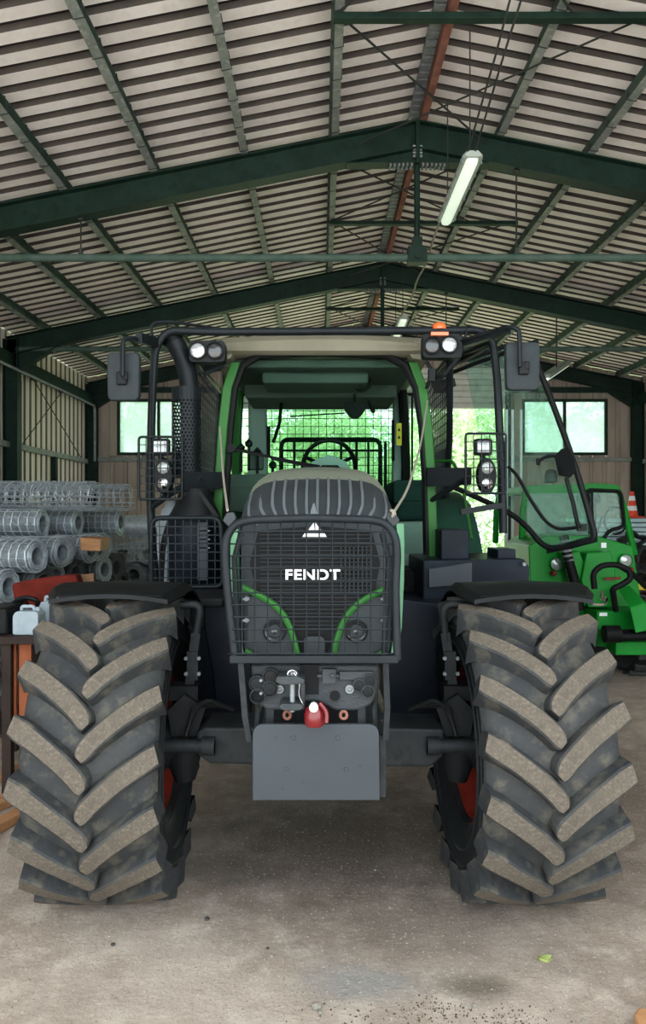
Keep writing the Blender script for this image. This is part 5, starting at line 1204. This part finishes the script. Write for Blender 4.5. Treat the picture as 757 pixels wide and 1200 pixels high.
for x in (2.35, 3.65):
    b = MB(); b.lathe([(.2, -.15), (.38, -.15), (.43, -.1), (.44, 0), (.43, .1), (.38, .15), (.2, .15)], (x, 8.6, .45), (1, 0, 0), 32, closed=True); w = add(b, 'loader_wheel', 'sidewall', G)
    b = MB()
    for i in range(16): a = i * math.pi / 8; b.box((x, 8.6 + math.cos(a) * .44, .45 + math.sin(a) * .44), (.26, .06, .05), Matrix.Rotation(a + math.pi / 2, 3, 'X'))
    add(b, 'tread_blocks', 'rubber', w, smooth=False, kind='stuff')
    b = MB(); b.lathe([(0, .02), (.19, .05), (.22, .13), (.22, -.13), (.19, -.05), (0, -.02)], (x, 8.6, .45), (1, 0, 0), 24); add(b, 'rim', 'rim_red', w)
part([(625, 690), (700, 700), (757, 700), (757, 770), (640, 770)], 8.4, 1.6, 'chassis', 'cab_dark', G)
part([(640, 700), (720, 712), (720, 760), (650, 750)], 7.9, .4, 'lift_frame', 'loader_green', G)

# ------------------------------------------------------------------ right wall: boards, cone, hose coils
BY = 12.6; bz = P(0, 606, BY).z
for i in range(6):
    z = bz - .05 - i * .075; x0, x1 = P(672 + (i % 3) * 4, 0, BY).x, P(775, 0, BY).x
    b = MB(); b.span((x0, BY - .55 - .04 * (i % 2), z - .03), (x1, BY + .4, z + .03)); tag(add(b, 'pale_board', 'board', smooth=False, bevel=.006), 'pale blue-grey long board, %s from the top of the pile under the cone' % nth[i], 'board', 'pale boards under the traffic cone')
b = MB()
for x in (4.45, 5.1, 5.6): b.span((x - .06, BY - .5, 0), (x + .06, BY - .4, bz - .5)); b.span((x - .06, BY + .25, 0), (x + .06, BY + .35, bz - .5))
for y in (-.45, .3): b.span((4.35, BY + y - .05, bz - .55), (5.75, BY + y + .05, bz - .47))
tag(add(b, 'board_trestle', 'dark_wood', smooth=False), 'dark timber trestle carrying the pale boards under the cone', 'trestle')
cn = thing('traffic_cone', 'orange traffic cone with white bands standing on the pale boards', 'cone', tuple(P(741, 606, BY)))
c = P(741, 606, BY); c.z = bz - .019
b = MB(); b.box(c + Vector((0, 0, .018)), (.30, .30, .035)); add(b, 'cone_base', 'cone_o', cn, smooth=False, bevel=.02)
def cr(h): return .105 - .075 * h / .46
for a, q, m in ((.035, .13, 'cone_o'), (.13, .21, 'white'), (.21, .30, 'cone_o'), (.30, .38, 'white'), (.38, .46, 'cone_o')):
    b = MB(); b.lathe([(cr(a), a), (cr(q), q)] + ([(0, q)] if q > .45 else []), c, (0, 0, 1), 24); add(b, 'cone_band', m, cn)
for i, (px, py, Y, r_) in enumerate(((742, 634, 11.6, .2), (728, 650, 11.2, .17), (750, 655, 11.0, .22), (735, 668, 10.8, .16), (752, 676, 10.6, .18))):
    c = P(px, py, Y); b = MB(); rr = random.Random(i); pts = []
    for k in range(90):
        a = k * .42; q = r_ * (.75 + .25 * math.sin(k * 1.7 + i)); pts.append(c + Vector((math.cos(a) * q, (k / 90 - .5) * .3, math.sin(a) * q * .8)))
    b.tube(pts, .022, 6); tag(add(b, 'hose_coil', 'wire_hole'), 'dark tangled coil by the right wall, %s from the top below the cone' % nth[i], 'hose', 'coils by the right wall')
b = MB(); b.span((4.5, 10.4, 0), (5.6, 12.0, .86)); 
ct = thing('coil_crate', 'dark crate holding the tangled coils by the right wall', 'crate', (5.0, 11.2, 0))
for z in (.1, .35, .6, .8):
    for (a, q) in (((4.45, 10.4, z - .05), (5.7, 10.44, z + .05)), ((4.45, 12.0, z - .05), (5.7, 12.04, z + .05))): b = MB(); b.span(a, q); add(b, 'slat', 'dark_wood', ct, smooth=False)
for x in (4.5, 5.65):
    for y in (10.46, 11.96): b = MB(); b.span((x - .03, y - .02, 0), (x + .03, y + .02, .87)); add(b, 'crate_post', 'dark_wood', ct, smooth=False)
b = MB(); b.span((4.47, 10.45, .86), (5.68, 11.98, .89)); add(b, 'crate_top', 'dark_wood', ct, smooth=False)
b = MB(); b.span(P(744, 684, 9.5), P(762, 690, 9.7)); tag(add(b, 'yellow_box', 'yellow', smooth=False, bevel=.02), 'small yellow box at the right edge beside the loader', 'box')
# stored odds and ends seen under the open door
b = MB(); b.cyl(P(606, 690, 9.4), P(606, 588, 9.4), .014, 8); 
for i, x in enumerate((594, 601, 611)):
    b = MB(); p1 = P(x, 480, 9.3 + .1 * i); b.cyl((p1.x, p1.y, 0), p1, .018, 8); tag(add(b, 'pale_pole', 'white'), 'thin pale upright pole seen through the open cab door, %s of three' % ['leftmost', 'middle', 'rightmost'][i], 'pole', 'pale poles behind the tractor door')
b = MB(); c = P(606, 662, 9.2); b.lathe([(0, 0), (.045, 0), (.045, .1), (.03, .12), (.0, .12)], c, (0, 0, 1), 14); t = thing('spray_can', 'small red and white can on a shelf under the open cab door', 'can', tuple(c)); add(b, 'can_body', 'red_plastic', t); b = MB(); b.lathe([(.03, .12), (.03, .17), (0, .17)], c, (0, 0, 1), 14); add(b, 'cap', 'white', t)
b = MB(); b.span((c.x - .25, 9.05, c.z - .03), (c.x + .2, 9.35, c.z)); b.span((c.x - .24, 9.1, 0), (c.x - .2, 9.14, c.z - .03)); b.span((c.x + .15, 9.1, 0), (c.x + .19, 9.14, c.z - .03)); b.span((c.x - .25, 9.05, c.z - .35), (c.x + .2, 9.35, c.z - .32)); tag(add(b, 'narrow_shelf', 'pale_wood', smooth=False), 'narrow wooden shelf seen in the gap under the open cab door', 'shelf')

# ------------------------------------------------------------------ small things on the floor
def FP(px, py): Y = F * CAM_H / (py - 600); return Vector(((px - 376.5) * Y / F, Y, 0))
c = FP(638, 1124); b = MB(); n = 14
out = [c + Vector((math.cos(i * 2 * math.pi / n) * .028 * (1 + .35 * (i % 2)), math.sin(i * 2 * math.pi / n) * .02 * (1 + .3 * (i % 2)), .004 + .006 * math.sin(i))) for i in range(n)]
b.prism(out, (0, 0, .0015)); tag(add(b, 'dry_leaf', 'leaf_dry', smooth=False), 'pale green curled leaf lying on the floor before the right tyre', 'leaf')
def stone(px, py, r_, label, m='gravel', seed=0):
    import bmesh
    bm = bmesh.new(); bmesh.ops.create_icosphere(bm, subdivisions=2, radius=r_); rr = random.Random(seed); c = FP(px, py)
    for v in bm.verts: v.co *= 1 + .3 * (noise.noise(v.co * (1.4 / r_) + Vector((seed, 0, 0)))); v.co.z *= .6
    me = bpy.data.meshes.new('pebble'); bm.to_mesh(me); bm.free(); me.materials.append(M[m]); o = bpy.data.objects.new('pebble', me); link(o, None, True, (c.x, c.y, r_ * .5)); tag(o, label, 'stone', 'pebbles on the floor')
stone(371, 1182, .019, 'largest grey pebble at the bottom of the picture on the grey patch', seed=1)
stone(376, 1188, .010, 'small pebble touching the largest one at the bottom', seed=2)
stone(556, 1180, .011, 'grey pebble between the two dark crumb patches', seed=3)
stone(666, 1192, .008, 'tiny pebble at the bottom right of the floor', seed=4)
stone(684, 1200 - 2, .008, 'tiny pale pebble nearest the orange wood block', seed=5)
stone(243, 1100 - 22, .012, 'small dark clod before the left tyre', 'rubber', 6)
stone(133, 1108, .010, 'small dark clod left of the front middle floor', 'rubber', 7)
stone(314, 1112, .007, 'tiny dark grit grain in the middle of the floor', 'rubber', 8)
stone(440, 1020, .007, 'tiny pale chip on the shaded floor under the plate', 'gravel', 9)
db = MB(); rr = random.Random(11)
for (cx, cy, sx_, sy_, n) in ((515, 1185, 26, 9, 150), (596, 1196, 24, 9, 110), (400, 1190, 40, 12, 60), (470, 1196, 40, 10, 60)):
    for k in range(n):
        px, py = rr.gauss(cx, sx_), rr.gauss(cy, sy_)
        if py < 1100: continue
        c = FP(px, py); s = rr.uniform(.001, .004); db.box(c + Vector((0, 0, s * .4)), (s * 1.6, s, s), Matrix.Rotation(rr.uniform(0, 3), 3, 'Z'))
tag(add(db, 'crumbs', 'crumb', smooth=False, kind='stuff', norm=False), 'scattered dark soil crumbs on the floor at the front', 'crumbs')
b = MB(); c = FP(752, 1200 + 14); b.prism([c + Vector((x, y, 0)) for x, y in ((-.02, -.05), (.14, -.08), (.16, .06), (.02, .075), (-.012, .04))], (0, 0, .055)); tag(add(b, 'wood_offcut', 'pale_wood', smooth=False, bevel=.01), 'orange wood offcut at the bottom right corner', 'wood')
